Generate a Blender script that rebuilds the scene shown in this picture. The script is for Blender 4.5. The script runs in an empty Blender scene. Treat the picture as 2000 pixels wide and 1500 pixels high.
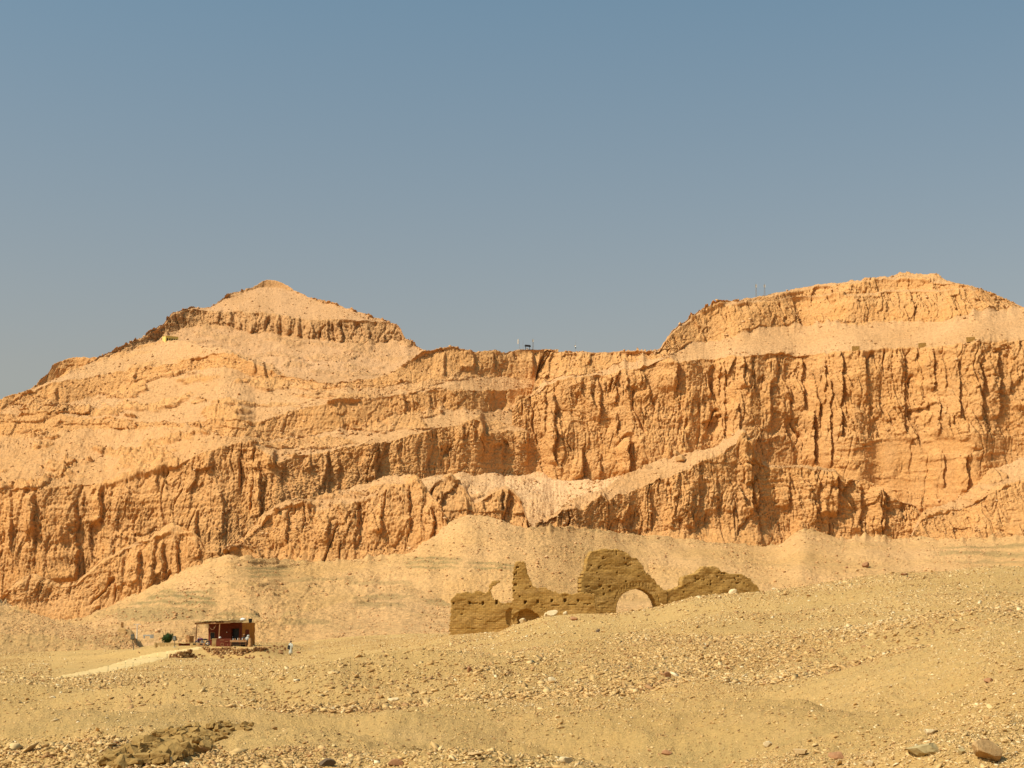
import bpy, bmesh, math, random
import numpy as np

R = math.radians
scene = bpy.context.scene
COL = scene.collection

# ------------------------------------------------------------------ camera, sky, sun, exposure
FPX, CX, CY = 3200.0, 1000.0, 750.0            # focal length and centre on the 2000 x 1500 photograph
PITCH = math.atan(430.0 / 3200.0)
EYE = 1.7
cam_d = bpy.data.cameras.new("camera")
cam_d.sensor_width = 36.0
cam_d.lens = 36.0 * FPX / 2000.0
cam_d.clip_start, cam_d.clip_end = 0.5, 20000.0
cam = bpy.data.objects.new("camera", cam_d)
cam.location = (0, 0, EYE)
cam.rotation_euler = (math.pi / 2 + PITCH, 0, 0)
COL.objects.link(cam)
scene.camera = cam

SUN_EL, SUN_AZ = R(51), R(244)                 # azimuth clockwise from +Y: from the left, a little behind us
world = bpy.data.worlds.new("World")
scene.world = world
world.use_nodes = True
nt = world.node_tree
sky = nt.nodes.new("ShaderNodeTexSky")
sky.sky_type = 'NISHITA'
sky.sun_disc = False
sky.sun_elevation = SUN_EL
sky.sun_rotation = SUN_AZ
sky.altitude = 100
sky.air_density = 1.0
sky.dust_density = 2.5
sky.ozone_density = 1.0
# dusty air: the sky pales and warms towards the horizon
tc = nt.nodes.new("ShaderNodeTexCoord")
sep = nt.nodes.new("ShaderNodeSeparateXYZ")
nt.links.new(tc.outputs["Generated"], sep.inputs[0])
rmp = nt.nodes.new("ShaderNodeValToRGB")
e = rmp.color_ramp.elements
e[0].position, e[0].color = 0.14, (1.12, 0.99, 0.83, 1)
e[1].position, e[1].color = 0.40, (0.745, 1.05, 1.09, 1)
nt.links.new(sep.outputs["Z"], rmp.inputs[0])
mul = nt.nodes.new("ShaderNodeMix")
mul.data_type, mul.blend_type = 'RGBA', 'MULTIPLY'
mul.inputs[0].default_value = 1.0
hs = nt.nodes.new("ShaderNodeHueSaturation")
hs.inputs["Saturation"].default_value = 0.72
bg = nt.nodes["Background"]
bg.inputs["Strength"].default_value = 0.098
nt.links.new(sky.outputs[0], hs.inputs["Color"])
nt.links.new(hs.outputs[0], mul.inputs[6])
nt.links.new(rmp.outputs[0], mul.inputs[7])
nt.links.new(mul.outputs[2], bg.inputs["Color"])

sun_d = bpy.data.lights.new("sun", 'SUN')
sun_d.energy = 5.0
sun_d.angle = R(0.5)
sun_d.color = (1.0, 0.93, 0.82)
sun = bpy.data.objects.new("sun", sun_d)
sdir = (math.sin(SUN_AZ) * math.cos(SUN_EL), math.cos(SUN_AZ) * math.cos(SUN_EL), math.sin(SUN_EL))
from mathutils import Vector, Matrix
sun.rotation_euler = Vector(sdir).to_track_quat('Z', 'Y').to_euler()
sun.location = (-100, -60, 200)
COL.objects.link(sun)
vs = scene.view_settings
scene.display_settings.display_device = 'sRGB'
vs.view_transform = 'Standard'
vs.look = 'None'
vs.exposure, vs.gamma = 0.08, 1.0
vs.use_curve_mapping = False
scene.cycles.max_bounces = 6
scene.cycles.diffuse_bounces = 3

# ------------------------------------------------------------------ noise
GA = np.arange(64) * (2 * np.pi / 64)
GX, GY = np.cos(GA).astype(np.float32), np.sin(GA).astype(np.float32)

def ihash(ix, iy, seed):
    h = (ix.astype(np.int64) * 374761393 + iy.astype(np.int64) * 668265263 + seed * 974711 + 12345) & 0xffffffff
    h = ((h ^ (h >> 13)) * 1274126177) & 0xffffffff
    return (h ^ (h >> 16)) & 0xffffffff

def hash1(ix, seed):
    return (ihash(ix, ix * 0 + 7, seed) & 0xffff).astype(np.float32) / 65535.0

def perlin(x, y, seed=0):
    x, y = np.broadcast_arrays(np.asarray(x, np.float64), np.asarray(y, np.float64))
    xi, yi = np.floor(x), np.floor(y)
    fx, fy = (x - xi).astype(np.float32), (y - yi).astype(np.float32)
    xi, yi = xi.astype(np.int64), yi.astype(np.int64)
    sx, sy = fx * fx * fx * (fx * (fx * 6 - 15) + 10), fy * fy * fy * (fy * (fy * 6 - 15) + 10)
    def g(ax, ay):
        k = ihash(xi + ax, yi + ay, seed) & 63
        return GX[k] * (fx - ax) + GY[k] * (fy - ay)
    a, b, c, d = g(0, 0), g(1, 0), g(0, 1), g(1, 1)
    a = a + sx * (b - a)
    c = c + sx * (d - c)
    return (a + sy * (c - a)) * 1.5

def fbm(x, y, octs=4, seed=0, gain=0.5, billow=False):
    out, amp = 0, 1.0
    for o in range(octs):
        n = perlin(x, y, seed + o * 17)
        if billow:
            n = np.abs(n) * 2 - 0.5
        out = out + amp * n
        x, y, amp = x * 2.03, y * 2.03, amp * gain
    return out

def columns(s, seed, jit=0.75):
    """1-D cells: returns (rounded profile 0..1 with a crease at each border, cell id)"""
    i = np.floor(s)
    best, second, bid = np.full(s.shape, 9.0, np.float32), np.full(s.shape, 9.0, np.float32), np.zeros(s.shape, np.int64)
    for k in (-1, 0, 1):
        c = (i + k).astype(np.int64)
        d = np.abs(s - (c + 0.5 + (hash1(c, seed) - 0.5) * jit)).astype(np.float32)
        near = d < best
        second = np.where(near, best, np.minimum(second, d))
        bid = np.where(near, c, bid)
        best = np.where(near, d, best)
    cen = bid + 0.5 + (hash1(bid, seed) - 0.5) * jit
    saw = np.clip((s - cen) * 1.1, -0.5, 0.5)            # faces swing to the left, steps look right
    return (np.sqrt(np.clip((second - best) * 1.6, 0, 1)) * 0.75 + (saw + 0.5) * 0.5).astype(np.float32), bid

def cells2(x, y, seed, jit=0.9):
    """2-D Voronoi: (rounded pillow 0..1, id hash 0..1)"""
    xi, yi = np.floor(x), np.floor(y)
    b1, b2 = np.full(x.shape, 9.0), np.full(x.shape, 9.0)
    bid = np.zeros(x.shape, np.float32)
    for ax in (-1, 0, 1):
        for ay in (-1, 0, 1):
            cx, cy = (xi + ax).astype(np.int64), (yi + ay).astype(np.int64)
            h = ihash(cx, cy, seed)
            px = cx + 0.5 + ((h & 1023) / 1023.0 - 0.5) * jit
            py = cy + 0.5 + (((h >> 10) & 1023) / 1023.0 - 0.5) * jit
            d = np.hypot(x - px, y - py)
            near = d < b1
            b2 = np.where(near, b1, np.minimum(b2, d))
            bid = np.where(near, ((h >> 20) & 1023) / 1023.0, bid)
            b1 = np.where(near, d, b1)
    return np.sqrt(np.clip((b2 - b1) * 1.3, 0, 1)), bid

def facets(x, y, seed, jit=0.95):
    """2-D Voronoi blocks: (offset -0.5..0.5, tilted plane) - broken rock with flat faces and sharp edges"""
    xi, yi = np.floor(x), np.floor(y)
    b1 = np.full(x.shape, 9.0)
    off, tilt = np.zeros(x.shape), np.zeros(x.shape)
    for ax in (-1, 0, 1):
        for ay in (-1, 0, 1):
            cx, cy = (xi + ax).astype(np.int64), (yi + ay).astype(np.int64)
            h = ihash(cx, cy, seed)
            h2 = ihash(cx, cy, seed + 1)
            dx = x - (cx + 0.5 + ((h & 1023) / 1023.0 - 0.5) * jit)
            dy = y - (cy + 0.5 + (((h >> 10) & 1023) / 1023.0 - 0.5) * jit)
            d = np.abs(dx) * 0.8 + np.abs(dy) * 0.55 + 0.6 * np.hypot(dx, dy)
            near = d < b1
            b1 = np.where(near, d, b1)
            off = np.where(near, ((h >> 20) & 1023) / 1023.0 - 0.5, off)
            tilt = np.where(near, ((h2 & 1023) / 1023.0 - 0.42) * dx + (((h2 >> 10) & 1023) / 1023.0 - 0.6) * dy, tilt)
    return off, tilt

def boulders(x, y, seed, keep=0.6):
    """scattered half-buried round rocks, 0..1 high"""
    xi, yi = np.floor(x), np.floor(y)
    out = np.zeros(x.shape)
    for ax in (-1, 0, 1):
        for ay in (-1, 0, 1):
            cx, cy = (xi + ax).astype(np.int64), (yi + ay).astype(np.int64)
            h = ihash(cx, cy, seed)
            px = cx + 0.5 + ((h & 1023) / 1023.0 - 0.5) * 0.9
            py = cy + 0.5 + (((h >> 10) & 1023) / 1023.0 - 0.5) * 0.9
            k = ((h >> 20) & 1023) / 1023.0
            r = 0.18 + 0.42 * (k / keep) ** 1.5
            d2 = ((x - px) ** 2 + (y - py) ** 2) / r ** 2
            out = np.maximum(out, np.where(k < keep, np.sqrt(np.clip(1 - d2, 0, 1)) * r * 2, 0))
    return out

def smooth(a, b, x):
    t = np.clip((x - a) / (b - a), 0, 1)
    return t * t * (3 - 2 * t)

# ------------------------------------------------------------------ sight lines: a place seen at (u, v) of the photograph, Y metres off
def ray(u, v):
    a, b = (np.asarray(u, float) - CX) / FPX, -(np.asarray(v, float) - CY) / FPX
    dy = math.cos(PITCH) - b * math.sin(PITCH)
    return a / dy, (math.sin(PITCH) + b * math.cos(PITCH)) / dy

def at(u, v, Y):
    x, t = ray(u, v)
    return Vector((float(x) * Y, Y, EYE + float(t) * Y))

def mesh_grid(name, P, mat, attrs=None, kind='structure'):
    """P: rows x cols x 3 -> one grid mesh"""
    nr, nc = P.shape[:2]
    me = bpy.data.meshes.new(name)
    me.vertices.add(nr * nc)
    me.vertices.foreach_set('co', P.reshape(-1).astype(np.float32))
    i = np.arange((nr - 1) * nc).reshape(nr - 1, nc)[:, :-1].reshape(-1)
    q = np.stack([i, i + 1, i + nc + 1, i + nc], 1).astype(np.int32)
    n = len(q)
    me.loops.add(n * 4)
    me.loops.foreach_set('vertex_index', q.reshape(-1))
    me.polygons.add(n)
    me.polygons.foreach_set('loop_start', np.arange(n, dtype=np.int32) * 4)
    me.polygons.foreach_set('use_smooth', np.ones(n, dtype=bool))
    me.update(calc_edges=True)
    for k, a in (attrs or {}).items():
        at_ = me.attributes.new(k, 'FLOAT', 'POINT')
        at_.data.foreach_set('value', np.ascontiguousarray(a.reshape(-1), np.float32))
    me.materials.append(mat)
    o = bpy.data.objects.new(name, me)
    COL.objects.link(o)
    if kind:
        o['kind'] = kind
    return o

def poly(us, pts, soft=0):
    """a line through control points; soft rounds its corners over that many units"""
    if isinstance(pts, (int, float)):
        return np.full(us.shape, float(pts))
    a = np.array(pts, float)
    f = lambda q: np.interp(q, a[:, 0], a[:, 1])
    if not soft:
        return f(us)
    ks = np.linspace(-1, 1, 15)
    ws = (1 - ks ** 2) ** 1.5
    return sum(w * f(us + k * soft) for k, w in zip(ks, ws)) / ws.sum()

def rows_blur(a, n):
    if n < 1:
        return a
    k = np.ones(2 * n + 1) / (2 * n + 1)
    p = np.pad(a, ((n, n), (0, 0)), mode='edge')
    c = np.cumsum(np.vstack([np.zeros((1, a.shape[1])), p]), 0)
    return (c[2 * n + 1:] - c[:-2 * n - 1]) / (2 * n + 1)

GRIDS = {}
def patch(name, u0, u1, du, rails, mat, seed=1, rowpx=1.2, back=80, clefts=(), wob=4.0, ywob=6.0, ground=False, edge=0, shale=()):
    """A hillside lofted through rails (each a line across the hill, bottom to top).  A rail gives its line, and either its
    distance or the slope m by which the band below climbs to it; 'c' = how much of a cliff the band ABOVE it is, 'amp' its relief."""
    us = np.arange(u0, u1 + du, du)
    P, vprev, gaps, dvs = [], None, [], []
    for k, r in enumerate(rails):
        jv = r.get('wob', wob)
        v = poly(us, r['v'], r.get('soft', 4)) + jv * (fbm(us / 90.0, us * 0 + k * 3.7, 2, seed + k) * 0.5) * (1 if k else 0)
        dv = jv * 0.9 * fbm(us / 22.0, us * 0 + k * 2.3, 4, seed + k + 40, 0.6) * (1 if k else 0)
        if r.get('fan'):                         # cones of debris climbing into the foot of the wall
            dv = dv - r['fan'] * np.clip(0.35 - np.abs(perlin(us / 38.0, us * 0 + k * 1.7, seed + k + 60)), 0, 1) * 2.4 * smooth(-0.3, 0.3, perlin(us / 110.0, us * 0 + 9.1, seed + 61))
        dvs.append(dv)
        if vprev is not None and not r.get('free'):
            v = np.minimum(v, vprev - 0.25)
        x, t = ray(us, v)
        if 'Y' in r:
            Y = poly(us, r['Y'], 90)
            if not ground:
                Y = Y + ywob * fbm(us / 130.0, us * 0 + 5.5, 3, seed + 50)
        else:
            m = poly(us, r['m'], 130)
            Yp, zp = P[-1][:, 1], P[-1][:, 2] - EYE
            Y = (m * Yp - zp) / np.maximum(m - t, 0.02) + poly(us, r.get('jump', 0), 30)
            w = r.get('flow', 36)
            if w:
                n = max(1, int(w / du))
                kk = np.hanning(2 * n + 3)[1:-1]
                Y = np.convolve(np.pad(Y, n, mode='edge'), kk / kk.sum(), mode='valid')
        P.append(np.stack([x * Y, Y, EYE + t * Y], 1))
        if vprev is not None:
            gaps.append(np.abs(vprev - v))
        vprev = v
    if back:
        b = P[-1].copy()
        s = (b[:, 1] + back) / b[:, 1]
        b[:, 0] *= s
        b[:, 1] += back
        b[:, 2] -= back * 0.05
        P.append(b)
        gaps.append(np.full(us.shape, 8.0))
    rows, cl, amp, sl, oc = [], [], [], [], []
    for k in range(len(P) - 1):
        g = gaps[k]
        n = max(3, int(np.ceil(max(np.percentile(g, 97), 2) / rowpx)))
        r = rails[k]
        c, a, s_ = poly(us, r.get('c', 0)), poly(us, r.get('amp', 1)), poly(us, r.get('samp', 1))
        if k == len(rails) - 1:
            c, a, s_ = c * 0, a, s_ * 0.6
        fade = np.clip(g / 10.0, 0, 1)
        lim = np.clip(g / 12.0, 0, 1)
        for t in np.arange(n) / n:
            row = P[k] * (1 - t) + P[k + 1] * t
            up_, dn_ = 22.0, 16.0                # a rail's raggedness dies out within a few metres of it
            d = dvs[k] * np.clip(1 - t * g / (dn_ if r.get('c', 0) else up_), 0, 1) ** 1.3 * np.minimum(lim, np.clip(gaps[k - 1] / 12.0, 0, 1) if k else 1)
            if k + 1 < len(dvs):
                nx = np.clip(gaps[k + 1] / 12.0, 0, 1) if k + 1 < len(gaps) else 1
                d = d + dvs[k + 1] * np.clip(1 - (1 - t) * g / up_, 0, 1) ** 1.3 * np.minimum(lim, nx)
            row[:, 2] -= d * row[:, 1] / FPX
            rows.append(row)
            cl.append(c * fade)
            oc.append(poly(us, r.get('oc', 1)))
            amp.append(a)
            sl.append(s_)
    rows.append(P[-1]); cl.append(cl[-1]); amp.append(amp[-1]); sl.append(sl[-1]); oc.append(oc[-1])
    G = np.array(rows)
    cl, amp, sl = np.array(cl), rows_blur(np.array(amp), 3), rows_blur(np.array(sl), 4)
    clb = rows_blur(cl, max(1, int(2.2 / rowpx)))
    X, Yd, Z = G[..., 0], G[..., 1], G[..., 2]
    U = np.broadcast_to(us, X.shape)
    V = None
    if ground:
        d_up, rock = ground_relief(X, Yd, Z, seed)
        d_up = d_up * sl
        d_up = d_up + terrace(X, Yd, Z + d_up)
        G = G + np.stack([X * 0, X * 0, d_up], 2)
    else:
        # cliffs push out towards the valley, slopes up
        s, h = X * 1.0, Z
        need = clb > 0.02
        out = np.zeros(X.shape, np.float32)
        if need.any():
            out[need] = cliff_relief(s[need], h[need], seed)
        out = out * clb * amp
        gx = np.zeros_like(out)
        for cu, v0, v1, w, dep in clefts:          # the big buttresses: swell up to an edge at cu, then a sharp step back
            xt, tt = ray(np.array([cu, cu]), np.array([v0, v1]))
            vv = CY - FPX * ((( (Z - EYE) / Yd) - math.tan(PITCH)) / (1 + ((Z - EYE) / Yd) * math.tan(PITCH)))
            e = cu + 5 * perlin(vv / 28.0, U * 0 + cu, seed + 91) + 2 * perlin(vv / 7.0, U * 0 + cu, seed + 92)
            q = (U - e)
            prof = np.where(q < 0, np.clip(1 + q / w, 0, 1) ** 0.6, np.clip(1 - q / 2.0, 0, 1))
            prof = prof - 0.35 * np.clip(1 - q / (0.5 * w), 0, 1) * (q > 0)
            win = smooth(v0 - 8, v0 + 10, vv) * (1 - smooth(v1 - 6, v1 + 6, vv))
            out += 0.6 * dep * prof * win * (0.75 + 0.5 * perlin(vv / 30, U * 0 + cu, seed + 3))
        up, outc = slope_relief(X, Yd + Z, Z, seed, rows_blur(np.array(oc), 4))
        up = up * (1 - clb) * sl
        bluff = outc * (1 - clb) * np.clip(sl, 0, 1.3)               # rock standing out of the slope
        nb = bluff > 0.02
        if nb.any():
            out[nb] += bluff[nb] * (1.6 + 0.75 * cliff_relief(s[nb], h[nb] * 1.3, seed + 200)) * 1.25
        if edge:
            f = smooth(0, edge, U - u0) * smooth(0, edge, u1 - U)
            out, up = out * f, up * f - 1.6 * (1 - f)
        G = G + np.stack([gx, -out, up + out * 0.12], 2)
        rock = np.clip(clb * 1.15 + outc * (1 - clb) * np.clip(sl, 0, 1.5), 0, 1)
    at_ = {'rock': rock}
    if shale:                                    # where the grey-olive beds crop out
        a = np.zeros(X.shape)
        vv = CY - FPX * ((((Z - EYE) / Yd) - math.tan(PITCH)) / (1 + ((Z - EYE) / Yd) * math.tan(PITCH)))
        wu = U + 14 * fbm(U / 30.0, vv / 14.0, 3, seed + 71)
        wv = vv + 3 * fbm(U / 40.0, vv / 12.0, 3, seed + 72)
        for (a0, a1, b0, b1, k) in shale:
            a = np.maximum(a, k * smooth(a0 - 25, a0 + 15, wu) * (1 - smooth(a1 - 15, a1 + 25, wu)) * smooth(b0 - 3, b0 + 1, wv) * (1 - smooth(b1 - 1, b1 + 3, wv)))
        at_['shale'] = a
    o = mesh_grid(name, G, mat, at_)
    x, y, z = G[..., 0], G[..., 1], G[..., 2] - EYE
    tt = z / y
    b = (tt - math.tan(PITCH)) / (1 + tt * math.tan(PITCH))
    dy = math.cos(PITCH) - b * math.sin(PITCH)
    GRIDS[name] = (x / y * dy * FPX + CX, CY - b * FPX, G)
    return o

def cliff_relief(s, h, seed):
    sw = s + 7 * perlin(s / 45, h / 50, seed + 1) + 2.0 * perlin(s / 9, h / 16, seed + 2) + 0.5 * perlin(s / 3, h / 5, seed + 5)
    hw = h + 2.5 * perlin(s / 60, h / 40, seed + 18) + 1.2 * perlin(s / 11, h / 13, seed + 44) + 0.4 * perlin(s / 3, h / 3, seed + 45)
    big, bid = columns(sw / 23.0, seed + 3)
    mid, mid_id = columns(sw / 8.0 + 0.3 * perlin(s / 20, h / 30, seed + 8), seed + 4)
    on = smooth(-0.1, 0.4, perlin(s / 46, h / 32, seed + 10))            # where the wall is fluted
    on3 = smooth(-0.3, 0.25, perlin(s / 31, h / 22, seed + 17))          # where it is broken into blocks
    step = perlin(bid * 13.7 + 0.5, h / 34, seed + 7) * 1.8
    mstep = perlin(mid_id * 7.3 + 0.5, h / 15, seed + 9) * 1.5
    d = 1.0 * (big - 0.6) * (0.3 + on) + step + (1.1 * (mid - 0.6) + mstep) * (0.1 + 0.9 * on)
    f1, t1 = facets(sw / 9.5, hw / 21.0, seed + 12)
    f2, t2 = facets(sw / 3.8 + 5, hw / 8.0, seed + 13)
    f3, t3 = facets(sw / 1.6 + 9, hw / 2.8, seed + 14)
    k = 0.35 + 0.65 * on3
    d += (2.2 * f1 + 2.6 * t1) * k + (1.1 * f2 + 1.7 * t2) * k + (0.55 * f3 + 0.8 * t3) * (0.4 + 0.6 * on3)
    d += 0.2 * fbm(sw / 1.5, h / 18, 3, seed + 30, 0.6) * (1.2 - on3)
    d += 1.5 * fbm(s / 30, h / 26, 3, seed + 15) + 0.3 * fbm(s / 4.0, h / 5.5, 3, seed + 16, 0.6) + 0.4 * fbm(s / 1.1, h / 1.5, 2, seed + 41, 0.7)
    # beds: some stand proud, some are eaten back
    bed = smooth(-0.1, 0.35, perlin(s / 90, h / 30, seed + 43))
    b1 = hash1(np.floor(hw / 6.0).astype(np.int64), seed + 19) - 0.5
    b2 = hash1(np.floor(hw / 1.7 + 0.3).astype(np.int64), seed + 20) - 0.5
    d += (0.9 * b1 + 0.5 * b2) * (0.2 + 0.8 * bed)
    # open cracks
    crk = perlin(sw / 15.0, h / 90, seed + 31)
    d -= 2.6 * np.exp(-(crk / 0.018) ** 2) * smooth(0.05, 0.3, perlin(s / 18, h / 30, seed + 32))
    crk2 = perlin(sw / 5.0, h / 45, seed + 51)
    d -= 1.5 * np.exp(-(crk2 / 0.035) ** 2) * smooth(-0.02, 0.25, perlin(s / 14, h / 14, seed + 52))
    crk3 = perlin(sw / 2.4 + 31, h / 24, seed + 53)
    d -= 0.9 * np.exp(-(crk3 / 0.06) ** 2) * smooth(0.05, 0.3, perlin(s / 17, h / 15, seed + 54))
    return d

def slope_relief(x, l, h, seed, oc=1.0):
    up = 3.0 * fbm(x / 60, l / 60, 3, seed + 21) + 0.7 * fbm(x / 9, l / 13, 5, seed + 22, 0.6)
    # gullies running down the slope
    gl, _ = columns((x + 9 * perlin(x / 40, l / 60, seed + 23)) / 15.0, seed + 24)
    up += 0.9 * (gl - 0.7) * smooth(-0.2, 0.4, perlin(x / 70, l / 90, seed + 25))
    # rubble
    rub = smooth(-0.1, 0.4, fbm(x / 30, l / 40, 3, seed + 33))
    up += (0.25 + 0.5 * rub) * fbm(x / 1.9, l / 2.6, 3, seed + 34, 0.65, True)
    # ledges of rock poking out along the beds
    m = fbm(x / 44, (h + 3 * perlin(x / 60, h / 40, seed + 35)) / 10, 4, seed + 26, 0.6)
    outc = smooth(0.10, 0.30, m) * oc
    wx, wl = x + 1.2 * perlin(x / 4, l / 5, seed + 36), l + 1.5 * perlin(x / 4 + 9, l / 5, seed + 44)
    b1 = boulders(wx / 8.0, wl / 11.0, seed + 27, 0.75)
    b2 = boulders(wx / 3.4, wl / 4.6, seed + 37, 0.8)
    lump, _ = cells2(wx / 7.0, wl / 10.0, seed + 45)
    up += outc * (1.3 * b1 + 0.9 * b2 + 0.6 * (lump - 0.5) + 0.8 * fbm(x / 4, l / 5, 4, seed + 28, 0.6) + 0.6)
    up += (0.8 * boulders(wx / 4.4, wl / 6.0, seed + 46, 0.25) + 0.4 * b2) * rub * (1 - outc)
    hb = (h + 1.2 * perlin(x / 30, h / 20, seed + 38)) / 3.4
    led = hb - np.floor(hb)
    up += 0.9 * (np.clip(led * 6, 0, 1) - led) * smooth(0.0, 0.3, fbm(x / 55, h / 9, 3, seed + 39)) * oc
    return up, outc

TERRACE_Z = EYE - 4.9
def terrace(x, y, z):
    m = smooth(-52, -39, x) * (1 - smooth(-29.6, -25.5, x)) * smooth(188.6, 189.3, y) * (1 - smooth(214, 226, y))
    return m * np.maximum(TERRACE_Z - z, 0)

def ground_relief(x, y, z, seed):
    foot = y / 1600.0 * 3
    up = 0
    for wl, am in ((38, 1.5), (17, 1.3), (7.5, 0.62), (3.2, 0.24), (1.4, 0.085), (0.6, 0.05), (0.26, 0.028), (0.12, 0.014)):
        w = np.clip(wl / foot - 0.6, 0, 1) * np.clip(y / (wl * 1.2) - 0.25, 0, 1)
        if wl < 20:
            w = w * np.clip(42 / y, 0.22, 1)
        n = perlin(x / wl, y / wl, seed + int(wl * 10))
        up = up + am * w * (n if wl > 5 else (n * 0.5 + 0.5 * (np.abs(n) * 2 - 0.5)))
    rock = smooth(0.0, 0.5, fbm(x / 14, y / 25, 4, seed + 77, 0.6))
    return up, rock

# ------------------------------------------------------------------ materials
class N:
    def __init__(s, name):
        s.m = bpy.data.materials.new(name)
        s.m.use_nodes = True
        s.t = s.m.node_tree
        s.b = s.t.nodes["Principled BSDF"]
        s.b.inputs["Specular IOR Level"].default_value = 0.1
        s.b.inputs["Roughness"].default_value = 0.95
    def n(s, typ, **kw):
        x = s.t.nodes.new(typ)
        for k, v in kw.items():
            if hasattr(x, k) and k not in ('Scale',):
                setattr(x, k, v)
            else:
                x.inputs[k].default_value = v
        return x
    def l(s, a, b):
        s.t.links.new(a, b)
    def noise(s, vec, scale, detail=4, rough=0.6):
        x = s.n("ShaderNodeTexNoise")
        x.inputs["Scale"].default_value, x.inputs["Detail"].default_value, x.inputs["Roughness"].default_value = scale, detail, rough
        s.l(vec, x.inputs["Vector"])
        return x.outputs["Fac"]
    def ramp(s, fac, stops):
        r = s.n("ShaderNodeValToRGB")
        e = r.color_ramp.elements
        while len(e) < len(stops):
            e.new(0.5)
        for q, (p, c) in zip(e, stops):
            q.position, q.color = p, (c, c, c, 1) if isinstance(c, (int, float)) else (*c, 1)
        s.l(fac, r.inputs[0])
        return r.outputs[0]
    def mix(s, fac, a, b, mode='MIX'):
        x = s.n("ShaderNodeMix", data_type='RGBA', blend_type=mode)
        if isinstance(fac, (int, float)):
            x.inputs[0].default_value = fac
        else:
            s.l(fac, x.inputs[0])
        for i, c in ((6, a), (7, b)):
            if isinstance(c, tuple):
                x.inputs[i].default_value = (*c, 1)
            else:
                s.l(c, x.inputs[i])
        return x.outputs[2]
    def pos(s, sc=(1, 1, 1)):
        g = s.n("ShaderNodeNewGeometry")
        mp = s.n("ShaderNodeVectorMath", operation='MULTIPLY')
        s.l(g.outputs["Position"], mp.inputs[0])
        mp.inputs[1].default_value = sc
        return mp.outputs[0]
    def obj(s, sc=(1, 1, 1)):
        g = s.n("ShaderNodeTexCoord")
        mp = s.n("ShaderNodeVectorMath", operation='MULTIPLY')
        s.l(g.outputs["Object"], mp.inputs[0])
        mp.inputs[1].default_value = sc
        return mp.outputs[0]
    def attr(s, name):
        a = s.n("ShaderNodeAttribute", attribute_name=name)
        return a.outputs["Fac"]
    def bump(s, h, strength, dist):
        b = s.n("ShaderNodeBump")
        b.inputs["Strength"].default_value, b.inputs["Distance"].default_value = strength, dist
        s.l(h, b.inputs["Height"])
        s.l(b.outputs[0], s.b.inputs["Normal"])
    def out(s, c):
        s.l(c, s.b.inputs["Base Color"])
        return s.m

def make_hill(name, sand, sand2, rock, rock2, shale=None):
    k = N(name)
    p = k.pos()
    dusty = k.mix(k.ramp(k.noise(p, 0.02, 6), [(0.35, 0.0), (0.65, 1.0)]), sand, sand2)
    if shale:                                   # thin beds of grey-olive shale cropping out along the contours
        wv = k.n("ShaderNodeVectorMath", operation='MULTIPLY_ADD')
        wn = k.n("ShaderNodeTexNoise")
        wn.inputs["Scale"].default_value, wn.inputs["Detail"].default_value = 0.05, 5
        k.l(p, wn.inputs["Vector"])
        k.l(wn.outputs["Color"], wv.inputs[0])
        wv.inputs[1].default_value = (2, 2, 2.2)
        k.l(k.pos((0.006, 0.006, 0.42)), wv.inputs[2])
        bed = k.noise(wv.outputs[0], 1.0, 6, 0.75)
        where = k.noise(k.pos((0.013, 0.013, 0.05)), 1.0, 4, 0.6)
        f = k.n("ShaderNodeMath", operation='MULTIPLY')
        k.l(k.ramp(bed, [(0.52, 0.0), (0.58, 1.0)]), f.inputs[0])
        k.l(k.ramp(where, [(0.42, 0.0), (0.56, 0.9)]), f.inputs[1])
        g = k.n("ShaderNodeMath", operation='MULTIPLY')
        k.l(k.attr("shale"), g.inputs[0])
        k.l(k.ramp(bed, [(0.38, 0.55), (0.52, 1.0)]), g.inputs[1])
        mx = k.n("ShaderNodeMath", operation='MAXIMUM')
        hf = k.n("ShaderNodeMath", operation='MULTIPLY')
        k.l(f.outputs[0], hf.inputs[0])
        hf.inputs[1].default_value = 0.22
        k.l(hf.outputs[0], mx.inputs[0])
        k.l(g.outputs[0], mx.inputs[1])
        dusty = k.mix(mx.outputs[0], dusty, shale)
    strata = k.noise(k.pos((0.006, 0.006, 0.16)), 1.0, 5, 0.65)
    stone = k.mix(k.ramp(strata, [(0.35, 0.0), (0.65, 1.0)]), rock, rock2)
    stone = k.mix(k.ramp(k.noise(k.pos((0.12, 0.12, 0.025)), 1.0, 6, 0.65), [(0.4, 0.0), (0.72, 0.6)]), stone, sand2)
    a = k.attr("rock")
    n = k.n("ShaderNodeMath", operation='ADD')
    k.l(a, n.inputs[0])
    k.l(k.ramp(k.noise(p, 0.3, 5), [(0.3, -0.0), (0.7, 0.25)]), n.inputs[1])
    c = k.mix(k.ramp(n.outputs[0], [(0.25, 0.0), (0.75, 1.0)]), dusty, stone)
    speck = k.ramp(k.noise(p, 1.1, 4, 0.75), [(0.3, 0.80), (0.7, 1.14)])
    c = k.mix(1.0, c, speck, 'MULTIPLY')
    c = k.mix(1.0, c, k.ramp(k.noise(k.pos((1, 1, 1.4)), 0.55, 3, 0.85), [(0.36, 0.80), (0.5, 1.0), (0.68, 1.10)]), 'MULTIPLY')
    k.bump(k.noise(k.pos((1, 1, 0.7)), 0.9, 6, 0.75), 0.9, 0.8)
    return k.out(c)

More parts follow.
